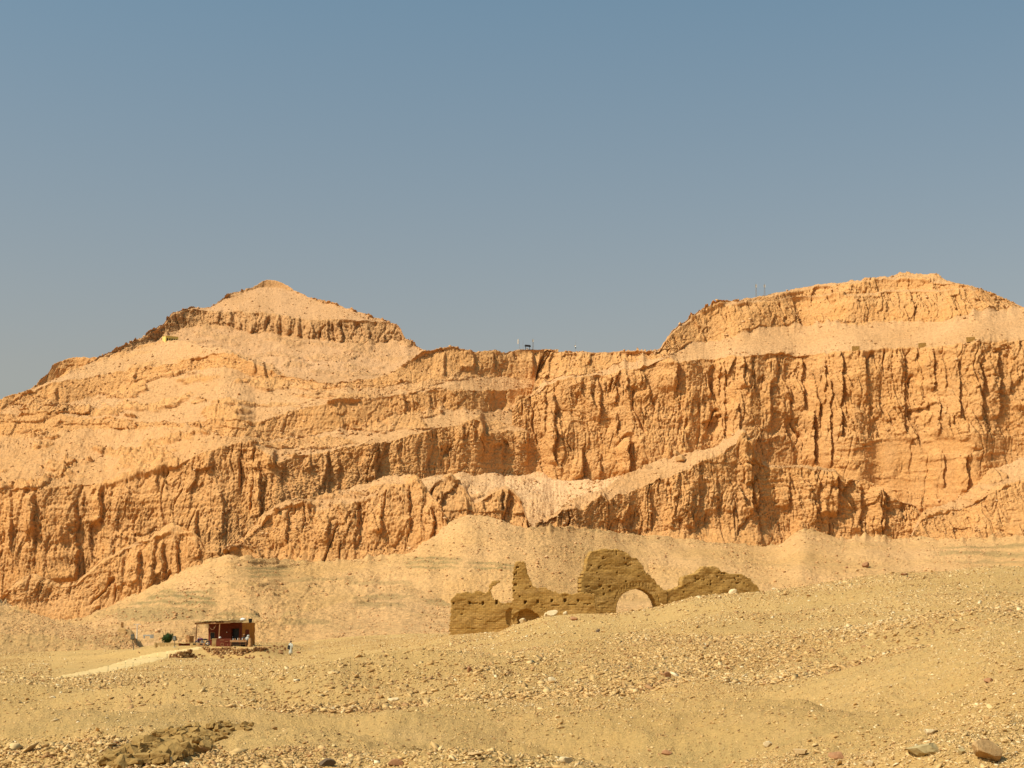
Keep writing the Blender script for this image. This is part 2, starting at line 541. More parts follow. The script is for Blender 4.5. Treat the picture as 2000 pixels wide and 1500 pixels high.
def make_soil(name, a, b, c_, grey):
    k = N(name)
    p = k.pos()
    c = k.mix(k.ramp(k.noise(p, 0.05, 5), [(0.35, 0.0), (0.65, 1.0)]), a, b)
    c = k.mix(k.ramp(k.noise(p, 0.11, 6, 0.65), [(0.5, 0.0), (0.75, 0.8)]), c, grey)
    c = k.mix(k.ramp(k.noise(p, 0.6, 5, 0.7), [(0.5, 0.0), (0.8, 0.7)]), c, c_)
    c = k.mix(1.0, c, k.ramp(k.noise(p, 9.0, 4, 0.8), [(0.3, 0.8), (0.7, 1.15)]), 'MULTIPLY')
    h = k.n("ShaderNodeMath", operation='ADD')
    k.l(k.noise(p, 3.0, 8, 0.8), h.inputs[0])
    k.l(k.noise(p, 28.0, 3, 0.7), h.inputs[1])
    k.bump(h.outputs[0], 0.8, 0.10)
    return k.out(c)

M_HILL = make_hill("limestone", (0.62, 0.343, 0.146), (0.56, 0.298, 0.116), (0.67, 0.348, 0.124), (0.61, 0.297, 0.094))
M_CHUTE = make_hill("pale_scree", (0.70, 0.42, 0.20), (0.63, 0.365, 0.16), (0.66, 0.36, 0.145), (0.60, 0.30, 0.105))
M_PEAK = make_hill("peak_limestone", (0.60, 0.332, 0.150), (0.54, 0.29, 0.12), (0.58, 0.315, 0.125), (0.50, 0.262, 0.10))
M_TALUS = make_hill("talus", (0.64, 0.365, 0.148), (0.58, 0.325, 0.115), (0.56, 0.33, 0.125), (0.47, 0.29, 0.10), (0.30, 0.205, 0.075))
M_SOIL = make_soil("desert_soil", (0.63, 0.388, 0.136), (0.57, 0.340, 0.110), (0.68, 0.412, 0.160), (0.49, 0.327, 0.118))

# ------------------------------------------------------------------ hills, back to front
DU = 1.5
RP = 1.5
patch("far_ridge", -220, 300, DU, [
    dict(v=[(-220, 860), (300, 800)], Y=1500, c=0.5),
    dict(v=[(-220, 835), (0, 805), (60, 790), (105, 745), (140, 720), (300, 730)], m=0.8, c=0.9),
    dict(v=[(-220, 828), (-60, 800), (0, 779), (26, 770), (48, 768), (62, 760), (80, 747), (96, 727), (105, 711), (122, 704), (140, 698), (165, 698), (203, 697), (240, 705), (300, 730)], m=2.2),
], M_HILL, seed=11, rowpx=RP, wob=3)

patch("peak", 140, 920, DU, [
    dict(v=800, Y=1430, samp=.9, oc=.5),
    dict(v=[(140, 730), (203, 706), (260, 690), (320, 655), (360, 642), (415, 634), (450, 640), (485, 652), (540, 653), (600, 661), (650, 669), (700, 674), (750, 668), (795, 668), (835, 690), (920, 745)], fan=8, m=0.6, c=1.0, amp=1.6),
    dict(v=[(140, 728), (203, 699), (260, 669), (320, 639), (336, 615), (374, 602), (400, 606), (430, 608), (470, 609), (520, 613), (600, 622), (660, 626), (720, 628), (760, 632), (779, 640), (791, 662), (835, 688), (920, 743)], m=3.2, jump=4, samp=0.35, oc=.3),
    dict(v=[(140, 727), (203, 698.5), (260, 668.5), (318, 637.5), (336, 614), (374, 599), (413, 600), (448, 580), (472, 575), (505, 562), (520, 560), (550, 562), (574, 572), (630, 592), (660, 597), (700, 611), (740, 624), (778, 637), (790, 661), (835, 688), (920, 742)], m=0.6, c=0.8, amp=0.5),
    dict(v=[(140, 727), (203, 698), (260, 668), (318, 637), (336, 613), (374, 598), (413, 599), (448, 576), (472, 572), (500, 557), (512, 549), (525, 546), (548, 550), (563, 560), (574, 569), (630, 590), (660, 595), (700, 609), (740, 622), (778, 635), (790, 660.5), (835, 687), (920, 741)], m=2.0),
], M_PEAK, seed=21, rowpx=RP, wob=2.0, clefts=[(430, 606, 634, 10, 5), (452, 608, 640, 9, 4), (470, 608, 645, 10, 6), (497, 612, 650, 12, 6), (520, 612, 645, 9, 4), (545, 616, 655, 12, 7), (566, 618, 655, 10, 5), (585, 620, 660, 12, 7), (612, 624, 662, 12, 5), (640, 628, 668, 13, 6), (665, 628, 672, 12, 9), (690, 630, 672, 12, 4), (720, 632, 668, 14, 5), (750, 634, 664, 14, 5)])

patch("left_hill", -240, 1090, DU, [
    dict(v=[(-240, 1250), (0, 1250), (300, 1230), (402, 1130), (437, 1100), (490, 1035), (560, 1000), (623, 995), (700, 975), (737, 960), (818, 960), (860, 965), (895, 968), (1090, 968)],
         Y=[(-240, 893), (300, 858), (470, 851), (560, 851), (700, 862), (950, 884), (1000, 893), (1050, 902), (1090, 915)], c=1, amp=1.0),
    dict(v=[(-240, 956), (0, 954), (63, 954), (133, 946), (196, 945), (205, 950), (245, 938), (308, 922), (353, 908), (381, 888), (406, 880), (434, 870), (469, 866), (490, 870), (525, 890), (546, 906), (595, 890), (650, 879), (700, 871), (780, 855), (825, 844), (895, 827), (916, 821), (940, 824), (947, 850), (975, 846), (1010, 842), (1040, 845), (1090, 850)], m=4.5, jump=3,
         c=[(-240, 0.25), (480, 0.2), (600, 0.0), (1090, 0.0)], samp=[(-240, 1.3), (480, 1.1), (600, 0.5), (1090, .4)], oc=1.0),
    dict(v=[(-240, 860), (0, 850), (100, 846), (230, 842), (300, 830), (400, 842), (450, 853), (500, 850), (525, 852), (546, 846), (595, 850), (650, 846), (748, 822), (790, 811), (860, 804), (965, 801), (1003, 794), (1090, 790)], fan=14, flow=70, m=[(-240, 0.62), (500, 0.62), (600, 0.6), (1090, 0.6)],
         c=[(-240, .6), (440, .6), (540, 1), (1090, 1)], amp=0.75),
    dict(v=[(-240, 820), (0, 816), (100, 806), (160, 816), (230, 822), (300, 822), (400, 826), (470, 819), (500, 832), (525, 818), (546, 812), (600, 797), (650, 787), (748, 777), (846, 763), (965, 759), (1090, 757)], flow=70, m=[(-240, 0.9), (500, 1.2), (600, 2.4), (1090, 2.6)],
         c=0.05, samp=[(-240, 1.0), (500, .8), (600, .5), (1090, .4)], oc=.8),
    dict(v=[(-240, 835), (0, 811), (45, 788), (112, 787), (180, 770), (245, 755), (330, 733), (437, 718), (490, 736), (520, 740), (560, 748), (630, 762), (695, 760), (737, 757), (846, 746), (930, 736), (982, 738), (1056, 746), (1090, 744)], fan=8, flow=80, m=0.58, oc=.5,
         c=[(-240, 0.8), (540, 0.8), (600, 0.5), (720, 0.5), (800, 1.0), (1090, 1)], amp=0.7),
    dict(v=[(-240, 834), (0, 810), (45, 773), (105, 748), (224, 727), (280, 717), (350, 706), (430, 691), (455, 698), (518, 723), (540, 733), (560, 737), (630, 751), (695, 746), (760, 731), (790, 713), (825, 694), (856, 682), (888, 678), (926, 692), (965, 689), (986, 696), (1014, 687), (1063, 686), (1090, 688)], flow=80, m=1.6, samp=0.3),
    dict(v=[(-240, 833), (0, 809), (45, 771), (105, 744), (150, 723), (203, 703), (250, 689), (290, 673), (315, 666), (345, 665), (375, 669), (400, 676), (430, 681), (490, 703), (535, 714), (548, 731), (560, 736), (630, 750), (695, 745), (760, 730), (790, 712), (825, 693), (856, 681), (888, 677), (926, 691), (965, 688), (986, 695), (1014, 686), (1063, 685), (1090, 687)], m=0.5),
], M_HILL, seed=31, rowpx=RP, wob=3.0, clefts=[
    (22, 960, 1080, 20, 4), (66, 965, 1075, 26, 6), (150, 985, 1135, 60, 7), (197, 948, 1022, 36, 8), (162, 960, 1010, 14, 4), (252, 950, 980, 14, 3), (308, 928, 955, 18, 4),
    (384, 1000, 1060, 22, 5), (436, 960, 1050, 16, 4), (508, 905, 1010, 26, 6), (415, 890, 920, 20, 4), (536, 880, 912, 22, 7), (468, 880, 960, 22, 4),
    (606, 875, 920, 14, 4), (640, 885, 950, 16, 4), (734, 868, 935, 26, 7), (660, 890, 960, 16, 4), (780, 862, 900, 20, 4), (905, 830, 870, 18, 4), (928, 826, 866, 12, 4), (946, 828, 858, 14, 6), (980, 855, 910, 14, 4), (1030, 850, 905, 22, 5),
    (518, 700, 738, 30, 5), (500, 700, 730, 14, 4), (112, 760, 786, 16, 4), (265, 728, 752, 12, 4),
    (925, 680, 722, 26, 7), (868, 690, 735, 22, 4), (964, 692, 722, 20, 4), (1040, 690, 738, 26, 5), (1066, 700, 742, 18, 5), (790, 770, 815, 30, 4)])

patch("great_cliff", 1000, 2260, DU, [
    dict(v=[(1000, 985), (1230, 1000), (1260, 1070), (2260, 1070)], Y=[(1000, 903), (1050, 896), (1100, 892), (1300, 880), (1500, 862), (2000, 815), (2260, 790)], c=[(1000, 1), (1500, 0.9), (1640, .6), (2260, .6)], amp=[(1000, 1), (1600, .9), (1700, .6), (2260, .6)]),
    dict(v=[(1000, 862), (1300, 860), (1646, 863), (1800, 857), (2000, 848), (2260, 842)], m=6, jump=1.5, c=1, amp=1.15, wob=6),
    dict(v=[(1000, 800), (1015, 785), (1060, 760), (1070, 749), (1101, 746), (1115, 739), (1168, 735), (1196, 731), (1220, 724), (1252, 720), (1273, 707), (1300, 699), (1316, 702), (1323, 705), (1403, 699), (1504, 689), (1564, 692), (1638, 690), (1765, 684), (1821, 681), (1862, 674), (1914, 669), (2000, 662), (2260, 640)], m=5, jump=3, samp=[(1000, .5), (1300, .3), (2260, .3)], oc=.35),
    dict(v=[(1000, 799), (1040, 775), (1056, 748), (1098, 735), (1157, 731), (1210, 712), (1250, 702), (1290, 697), (1302, 694), (1355, 669), (1403, 664), (1482, 643), (1541, 636), (1638, 632), (1691, 628), (1747, 628), (1840, 630), (1896, 613), (1952, 606), (2000, 600), (2260, 640)], m=0.56, c=1, amp=1.05, fan=14),
    dict(v=[(1000, 798), (1040, 770), (1050, 720), (1063, 686), (1105, 690), (1175, 690), (1224, 692), (1265, 689), (1287, 687), (1310, 656), (1362, 618), (1403, 600), (1467, 592), (1540, 588), (1586, 583), (1616, 578), (1709, 577), (1728, 569), (1896, 567), (1930, 580), (1965, 592), (1998, 599.6), (2260, 639)], m=1.9, jump=4, samp=0.3),
    dict(v=[(1000, 797), (1040, 769), (1050, 719), (1063, 685.5), (1105, 689), (1175, 689), (1224, 691), (1265, 688.5), (1287, 686), (1310, 654), (1362, 616), (1403, 598), (1467, 589), (1540, 586), (1586, 580), (1616, 574), (1709, 572), (1728, 565), (1896, 564), (1930, 577), (1965, 590), (1998, 599.4), (2260, 638)], m=0.55, c=1, amp=0.9),
    dict(v=[(1000, 796), (1040, 768), (1050, 718), (1063, 685.2), (1105, 688.6), (1175, 688.6), (1224, 690.6), (1265, 688.2), (1287, 685.5), (1310, 652), (1362, 614), (1403, 596), (1467, 586), (1540, 576), (1600, 559), (1650, 557), (1728, 547), (1790, 548), (1880, 556), (1930, 572), (1965, 585), (1998, 599.2), (2260, 637)], m=2.0, samp=0.3),
    dict(v=[(1000, 795), (1040, 767), (1050, 717), (1063, 685), (1105, 688.3), (1175, 688.3), (1224, 690.3), (1265, 688), (1287, 685), (1310, 651), (1362, 612), (1403, 594), (1467, 584), (1520, 573), (1580, 557.5), (1600, 554), (1690, 548), (1740, 540), (1763, 534), (1800, 538), (1830, 538), (1850, 546), (1884, 555), (1930, 571), (1965, 583), (1998, 599), (2260, 636)], m=0.5),
], M_HILL, seed=41, rowpx=RP, wob=3.0, ywob=14, clefts=[
    (1083, 770, 905, 24, 9), (1064, 760, 850, 22, 5), (1135, 745, 770, 20, 6), (1171, 740, 820, 20, 6), (1202, 735, 790, 16, 5), (1224, 728, 765, 14, 5), (1204, 810, 850, 14, 6), (1229, 860, 925, 22, 9), (1138, 885, 935, 24, 9), (1172, 880, 935, 16, 4), (1250, 725, 760, 14, 5),
    (1321, 704, 760, 45, 9), (1258, 726, 758, 10, 4), (1384, 745, 775, 14, 4), (1405, 705, 770, 18, 4), (1415, 705, 760, 10, 4), (1452, 702, 755, 16, 5), (1415, 760, 880, 24, 4), (1444, 790, 850, 26, 5),
    (1517, 700, 740, 22, 5), (1503, 740, 840, 18, 5), (1532, 706, 735, 12, 4), (1542, 760, 830, 20, 4), (1568, 700, 800, 22, 6), (1588, 808, 905, 28, 10), (1610, 700, 790, 20, 5), (1622, 740, 910, 16, 6), (1643, 690, 850, 16, 9), (1690, 700, 790, 18, 3),
    (1766, 690, 850, 60, 5), (1822, 690, 760, 36, 6), (1873, 700, 815, 22, 5), (1888, 890, 960, 30, 6), (1842, 880, 950, 24, 4), (1918, 690, 815, 26, 6), (1948, 690, 815, 22, 7), (1970, 745, 765, 14, 6), (1832, 780, 850, 18, 5), (2000, 690, 800, 30, 5)])

patch("hollow_floor", 820, 1280, DU, [
    dict(v=[(820, 1062), (1040, 1062), (1100, 1036), (1175, 1000), (1280, 960)], Y=[(820, 755), (1000, 776), (1060, 792), (1150, 822), (1280, 850)], samp=1.1, c=0.2, oc=.6),
    dict(v=[(820, 1000), (900, 960), (1000, 985), (1080, 1000), (1175, 965), (1280, 940)], m=0.39, samp=.9, c=0.0, oc=.35),
    dict(v=[(820, 930), (880, 915), (900, 900), (947, 878), (965, 888), (985, 917), (1010, 919), (1040, 900), (1060, 888), (1084, 902), (1120, 930), (1150, 940), (1230, 930), (1280, 900)], m=0.315),
], M_CHUTE, seed=51, rowpx=RP, back=40, wob=5)

patch("rock_shoulder", 820, 1060, DU, [
    dict(v=1062, Y=725, c=1, amp=1),
    dict(v=[(820, 1040), (835, 965), (850, 945), (880, 935), (905, 955), (925, 985), (945, 975), (965, 960), (990, 955), (1005, 965), (1020, 990), (1032, 1025), (1060, 1055)], m=1.7, samp=.6),
    dict(v=[(820, 1038), (835, 962), (850, 940), (880, 930), (905, 950), (925, 980), (945, 970), (965, 954), (990, 951), (1005, 961), (1020, 987), (1032, 1023), (1060, 1054)], m=0.7),
], M_HILL, seed=55, rowpx=RP, back=40, wob=3, ywob=3, clefts=[(1030, 985, 1050, 30, 6), (862, 960, 1040, 24, 4), (912, 970, 1040, 20, 4)])

patch("spur", 1045, 1860, DU, [
    dict(v=[(1045, 1045), (1115, 1045), (1245, 1060), (1350, 1068), (1500, 1070), (1860, 1070)], Y=[(1045, 772), (1200, 788), (1350, 793), (1560, 800), (1860, 806)], c=1, amp=0.7),
    dict(v=[(1045, 1022), (1115, 1026), (1245, 1043), (1340, 1034), (1500, 1032), (1540, 1037), (1640, 1050), (1860, 1055)], m=3, jump=[(1045, 1), (1300, 6), (1540, 6), (1650, 0)], c=1, amp=1.1),
    dict(v=[(1045, 1021), (1070, 1018), (1120, 1000), (1175, 977), (1245, 951), (1297, 935), (1343, 919), (1429, 875), (1455, 842), (1475, 882), (1490, 907), (1530, 916), (1630, 919), (1650, 936), (1690, 939), (1715, 949), (1740, 975), (1790, 990), (1803, 1030), (1860, 1048)], wob=7, m=4, samp=0.6, oc=.3, fan=6),
    dict(v=[(1045, 1020), (1060, 1014), (1100, 992), (1150, 962), (1200, 938), (1231, 922), (1280, 900), (1340, 886), (1392, 874), (1444, 838), (1455, 840), (1475, 879), (1490, 903), (1530, 910), (1630, 914), (1650, 932), (1690, 935), (1715, 946), (1740, 973), (1790, 988), (1803, 1029), (1860, 1047)], m=0.62),
], M_HILL, seed=61, rowpx=RP, wob=5, clefts=[
    (1270, 945, 1035, 22, 4), (1315, 985, 1030, 18, 4), (1468, 860, 1000, 26, 8), (1400, 930, 1000, 26, 4), (1480, 940, 1000, 16, 5), (1635, 930, 1005, 34, 9), (1598, 930, 1000, 26, 4), (1680, 945, 1035, 26, 5), (1724, 950, 1035, 26, 7), (1800, 995, 1038, 34, 6), (1540, 930, 990, 26, 5), (1350, 950, 1030, 22, 4)])

patch("corner_bluff", 1780, 2260, DU, [
    dict(v=[(1780, 1065), (2260, 1060)], Y=[(1780, 790), (2260, 745)], c=0.9, amp=0.8),
    dict(v=[(1780, 1048), (1803, 1015), (1850, 1003), (1885, 990), (1933, 965), (2000, 935), (2260, 880)], m=1.8, samp=0.6, fan=8, oc=.8),
    dict(v=[(1780, 1045), (1803, 1005), (1850, 986), (1885, 968), (1910, 945), (1933, 923), (2000, 897), (2260, 850)], m=0.62),
], M_HILL, seed=65, rowpx=RP, back=60, wob=3)

patch("round_bluff", 436, 892, DU, [
    dict(v=[(436, 1120), (480, 1140), (790, 1140), (892, 1090)], Y=[(436, 700), (892, 695)], c=1, amp=0.7),
    dict(v=[(436, 1079), (455, 1074), (500, 1071), (620, 1072), (700, 1076), (800, 1073), (840, 1060), (874, 1040), (892, 1060)], m=3, jump=[(436, 1), (500, 5), (800, 5), (860, 0)], c=1, amp=1.1),
    dict(v=[(436, 1078), (455, 1071), (490, 1046), (520, 1018), (545, 998), (560, 990), (590, 987), (612, 1002), (625, 1000), (660, 990), (700, 982), (740, 966), (800, 945), (815, 940), (832, 955), (860, 994), (874, 1030), (892, 1058)], m=2.0, samp=.5, c=[(436, .8), (480, .8), (520, .05), (780, .05), (815, .7), (892, .9)], amp=.8),
    dict(v=[(436, 1077), (452, 1067), (490, 1030), (520, 1000), (560, 978), (600, 977), (623, 975), (650, 968), (702, 948), (751, 931), (790, 925), (814, 927), (832, 951), (860, 992), (874, 1029), (892, 1057)], m=0.62),
], M_HILL, seed=71, rowpx=RP, wob=5, ywob=3, clefts=[(560, 1000, 1060, 30, 5), (640, 1010, 1060, 30, 5), (745, 990, 1040, 26, 6), (800, 960, 1040, 26, 5), (845, 990, 1050, 26, 5), (700, 1000, 1060, 24, 4)])

patch("low_bluff", -240, 425, DU, [
    dict(v=[(-240, 1255), (0, 1250), (238, 1240), (375, 1140), (425, 1110)], Y=[(-240, 735), (425, 735)], c=1, amp=0.7),
    dict(v=[(-240, 1190), (0, 1182), (60, 1178), (112, 1172), (180, 1168), (245, 1163), (280, 1146), (375, 1104), (402, 1079), (425, 1077)], m=3, jump=[(-240, 3), (250, 4), (300, 1), (425, 0)], c=1, amp=1),
    dict(v=[(-240, 1178), (0, 1172), (7, 1166), (40, 1142), (66, 1131), (100, 1142), (115, 1148), (150, 1142), (190, 1106), (245, 1073), (298, 1056), (336, 1042), (378, 1047), (392, 1058), (402, 1078), (425, 1076)], m=2.4, samp=.5, c=[(-240, .9), (225, .9), (265, .1), (345, .1), (365, .9), (425, .9)], amp=.9),
    dict(v=[(-240, 1170), (0, 1168), (7, 1162), (40, 1134), (66, 1122), (100, 1134), (115, 1140), (150, 1136), (196, 1096), (245, 1071), (300, 1043), (336, 1023), (360, 1036), (380, 1045), (395, 1057), (402, 1077), (425, 1075)], m=0.62),
], M_HILL, seed=75, rowpx=RP, wob=3, ywob=3, clefts=[(272, 1075, 1140, 22, 6), (318, 1060, 1130, 26, 6), (345, 1055, 1120, 20, 4), (388, 1055, 1090, 26, 4), (240, 1090, 1150, 22, 3)])

patch("talus", -260, 2280, 2, [
    dict(oc=.2, v=[(-260, 1300), (150, 1296), (500, 1275), (900, 1262), (1100, 1255), (2280, 1240)], Y=300, samp=0.4),
    dict(v=[(-260, 1262), (100, 1240), (200, 1226), (300, 1212), (400, 1200), (520, 1195), (600, 1200), (750, 1190), (900, 1175), (1200, 1170), (1600, 1150), (2280, 1130)],
         Y=[(-260, 560), (200, 570), (450, 590), (700, 605), (920, 614), (1200, 630), (1600, 650), (2280, 650)], samp=0.45, soft=40, oc=[(-260, .6), (700, .5), (900, .1), (2280, .12)]),
    dict(soft=20, fan=12, v=[(-260, 1240), (0, 1228), (147, 1214), (200, 1195), (245, 1176), (280, 1157), (315, 1139), (355, 1122), (395, 1104), (430, 1088), (452, 1080), (475, 1087), (520, 1096), (630, 1096), (700, 1091), (770, 1089), (800, 1084), (840, 1056), (878, 1027), (895, 1016), (911, 1011), (950, 1009), (1015, 1031), (1130, 1036), (1245, 1045), (1300, 1046), (1392, 1057), (1504, 1063), (1530, 1059), (1548, 1040), (1566, 1029), (1592, 1034), (1650, 1051), (1690, 1046), (1747, 1055), (1850, 1051), (2000, 1044), (2280, 1040)],
         Y=[(-260, 700), (300, 690), (452, 640), (560, 680), (780, 688), (911, 680), (1060, 690), (1300, 745), (1500, 778), (1562, 775), (1750, 790), (1850, 780), (2280, 735)]),
], M_TALUS, seed=81, rowpx=1.6, wob=2.5, ywob=6, back=60, shale=[(300, 410, 1159, 1163, .9), (285, 415, 1168, 1172, 1), (265, 412, 1177, 1181, 1), (220, 402, 1187, 1210, .65), (480, 560, 1107, 1110, .8), (490, 552, 1115, 1118, .8), (484, 545, 1123, 1126, .7), (800, 895, 1093, 1097, .9), (796, 890, 1102, 1107, 1), (806, 880, 1112, 1115, .9), (928, 1002, 1100, 1103, .9), (930, 990, 1109, 1112, .9), (560, 700, 1130, 1134, .5), (690, 800, 1137, 1142, .5), (1850, 2280, 1064, 1070, .7), (1830, 2280, 1078, 1084, .7), (1880, 2280, 1092, 1096, .6)])

# ------------------------------------------------------------------ the ground before the hills
patch("rubble_slope", -240, 340, 1.5, [
    dict(v=[(-240, 1300), (0, 1295), (100, 1290), (200, 1282), (340, 1284)], Y=225, c=[(-240, .7), (150, .7), (200, .1)], amp=.6, samp=.5),
    dict(v=[(-240, 1255), (0, 1240), (60, 1236), (110, 1238), (160, 1250), (200, 1258), (270, 1270), (340, 1283)], m=0.3, c=0.2, amp=.25, samp=.25),
    dict(v=[(-240, 1120), (0, 1172), (35, 1190), (91, 1205), (147, 1220), (200, 1234), (250, 1246), (300, 1272), (340, 1283.5)], m=0.25),
], M_TALUS, seed=85, rowpx=1.5, wob=3, ywob=2, back=30, edge=90, shale=[(150, 240, 1240, 1256, .6)])

patch("spoil_heap", 280, 580, 1.5, [
    dict(v=[(280, 1290), (580, 1280)], Y=320, samp=.3),
    dict(v=[(280, 1275), (380, 1232), (440, 1205), (500, 1210), (545, 1235), (580, 1270)], m=0.28, samp=.4, c=.25, amp=.3),
    dict(v=[(280, 1272), (340, 1238), (380, 1216), (420, 1196), (450, 1186), (480, 1188), (510, 1199), (540, 1213), (580, 1268)], m=0.35),
], M_TALUS, seed=86, rowpx=1.5, wob=3, ywob=2, back=30, edge=100, shale=[(410, 500, 1196, 1200, .8), (400, 510, 1206, 1214, .7)])

patch("low_hill", 390, 985, 1.5, [
    dict(v=[(390, 1290), (700, 1280), (985, 1262)], Y=258, samp=.25),
    dict(v=[(390, 1278), (480, 1240), (560, 1228), (640, 1215), (700, 1200), (760, 1185), (800, 1180), (850, 1190), (900, 1210), (985, 1256)], m=0.22, samp=.3, c=.1, amp=.2),
    dict(soft=12, v=[(390, 1275), (430, 1240), (480, 1223), (520, 1212), (560, 1204), (640, 1188), (700, 1163), (760, 1146), (790, 1141), (815, 1147), (850, 1163), (880, 1178), (920, 1200), (985, 1250)], m=0.26),
], M_TALUS, seed=87, rowpx=1.5, wob=2, ywob=2, back=40, edge=110, shale=[(560, 640, 1212, 1218, .6), (700, 800, 1160, 1166, .6), (690, 790, 1176, 1186, .6), (830, 885, 1168, 1180, .8)])

patch("ground", -240, 2240, 1.25, [
    dict(v=1760, Y=9),
    dict(v=1500, Y=17),
    dict(v=[(-240, 1440), (0, 1440), (450, 1436), (600, 1415), (800, 1425), (1000, 1432), (1500, 1425), (1700, 1416), (1800, 1386), (1875, 1352), (2000, 1305), (2240, 1260)], Y=25, soft=50),
    dict(v=[(-240, 1412), (0, 1410), (450, 1405), (800, 1400), (1000, 1400), (1400, 1385), (1700, 1385), (1800, 1375), (1875, 1345), (2000, 1306), (2240, 1262)], Y=32, soft=50, free=1),
    dict(v=[(-240, 1385), (0, 1378), (500, 1380), (800, 1358), (1000, 1330), (1300, 1308), (1500, 1294), (1650, 1264), (1750, 1241), (2000, 1214), (2240, 1200)], Y=43, soft=50),
    dict(v=[(-240, 1370), (0, 1362), (500, 1362), (800, 1348), (1000, 1332), (1300, 1312), (1500, 1297), (1650, 1266), (1750, 1242), (2000, 1213), (2240, 1200)], Y=52, soft=50, free=1, samp=[(-240, .35), (800, .35), (1100, .7), (2240, .8)]),
    dict(v=[(-240, 1330), (0, 1322), (500, 1320), (800, 1300), (1000, 1268), (1300, 1240), (1600, 1205), (2000, 1170), (2240, 1168)], Y=[(-240, 80), (500, 85), (800, 80), (1000, 70), (1600, 62), (2240, 62)], samp=[(-240, .2), (800, .2), (1100, .55), (2240, .7)]),
    dict(v=[(-240, 1295), (0, 1293), (110, 1290), (300, 1283), (560, 1284), (700, 1270), (800, 1262), (880, 1243), (973, 1237), (1001, 1221), (1036, 1210), (1064, 1200), (1130, 1192), (1211, 1191), (1281, 1181), (1347, 1161), (1414, 1154), (1480, 1150), (1550, 1143), (1650, 1128), (1750, 1112), (1850, 1110), (1940, 1101), (2000, 1105), (2240, 1112)],
         Y=[(-240, 190), (560, 195), (800, 180), (880, 161), (973, 150), (1130, 140), (1480, 125), (2000, 110), (2240, 110)], free=1, samp=[(-240, .2), (900, .2), (1100, .35), (2240, .35)]),
    dict(v=[(-240, 1275), (0, 1270), (200, 1264), (300, 1262), (400, 1259), (560, 1262), (700, 1248), (800, 1241), (900, 1240), (1000, 1246), (1100, 1246), (2240, 1246)], Y=240, free=1, samp=.4),
    dict(v=[(-240, 1290), (0, 1285), (300, 1270), (500, 1252), (900, 1238), (1100, 1238), (2240, 1230)], Y=330, free=1),
], M_SOIL, seed=91, rowpx=1.25, wob=0.0, back=0, ground=True)

# the same ground carried on beyond the frame, to the sides and behind, and the plain under everything
U_, V_, G_ = GRIDS["ground"]
for side in (0, -1):
    edge = G_[::3, side]
    off = np.array([-.3, 0.3, .8, 1.5, 2.5, 4, 6, 9, 13, 18, 25, 34, 46, 62, 85, 115, 160]) * (-1 if side == 0 else 1)
    zs = edge[:, 2].copy()
    S = np.stack([edge[None, :, 0] + off[:, None], np.broadcast_to(edge[:, 1], (len(off), len(edge))), np.broadcast_to(zs, (len(off), len(edge)))], -1).copy()
    kk = np.hanning(41); kk /= kk.sum()
    zsm = np.convolve(np.pad(zs, 20, mode='edge'), kk, mode='valid')
    w_ = smooth(0, 6, np.abs(off))[:, None]
    S[..., 2] = S[..., 2] * (1 - w_) + zsm[None] * w_ + w_ * (0.5 * fbm(S[..., 0] / 14, S[..., 1] / 14, 4, 95) - .02)
    if side == -1:
        S[..., 2] -= .02 * np.maximum(np.abs(off) - 20, 0)[:, None]
    mesh_grid("ground", S if side == -1 else S[::-1], M_SOIL, {'rock': np.zeros(S.shape[:2])})
bx = np.concatenate([np.arange(-150, -12, 6.0), np.arange(-12, 12, .5), np.arange(12, 151, 6.0)])
by = np.concatenate([np.arange(-60, 0, 3.0), np.arange(0, 9.6, .4)])
BX, BY = np.meshgrid(bx, by)
z0 = float(np.median(G_[0, :, 2]))
ez = np.interp(bx, G_[0, :, 0], G_[0, :, 2])
wb = smooth(0, 6, 9.2 - BY)
BZ = (ez[None] * (1 - wb) + z0 * wb) + wb * (.12 * fbm(BX / 5, BY / 5, 4, 96)) - .03 * np.minimum(1, wb * 4) - .01
mesh_grid("ground", np.stack([BX, BY, BZ], -1), M_SOIL, {'rock': BX * 0})
px_ = np.array([-9000., -3000, -1000, -300, 300, 1000, 3000, 9000])
PX, PY = np.meshgrid(px_, np.array([-3000., -500, 0, 300, 900, 2500, 5000, 12000]))
mesh_grid("desert_plain", np.stack([PX, PY, PX * 0 + EYE - 13], -1), M_TALUS, {'rock': PX * 0})

# ------------------------------------------------------------------ helpers for things
def thing(name, label, cat, loc=(0, 0, 0), rotz=0.0, group=None):
    o = bpy.data.objects.new(name, None)
    o.empty_display_size = 0.2
    o.location = loc
    o.rotation_euler = (0, 0, rotz)
    COL.objects.link(o)
    return tag(o, label, cat, group)

def tag(o, label, cat, group=None):
    o['label'], o['category'] = label, cat
    if group:
        o['group'] = group
    return o

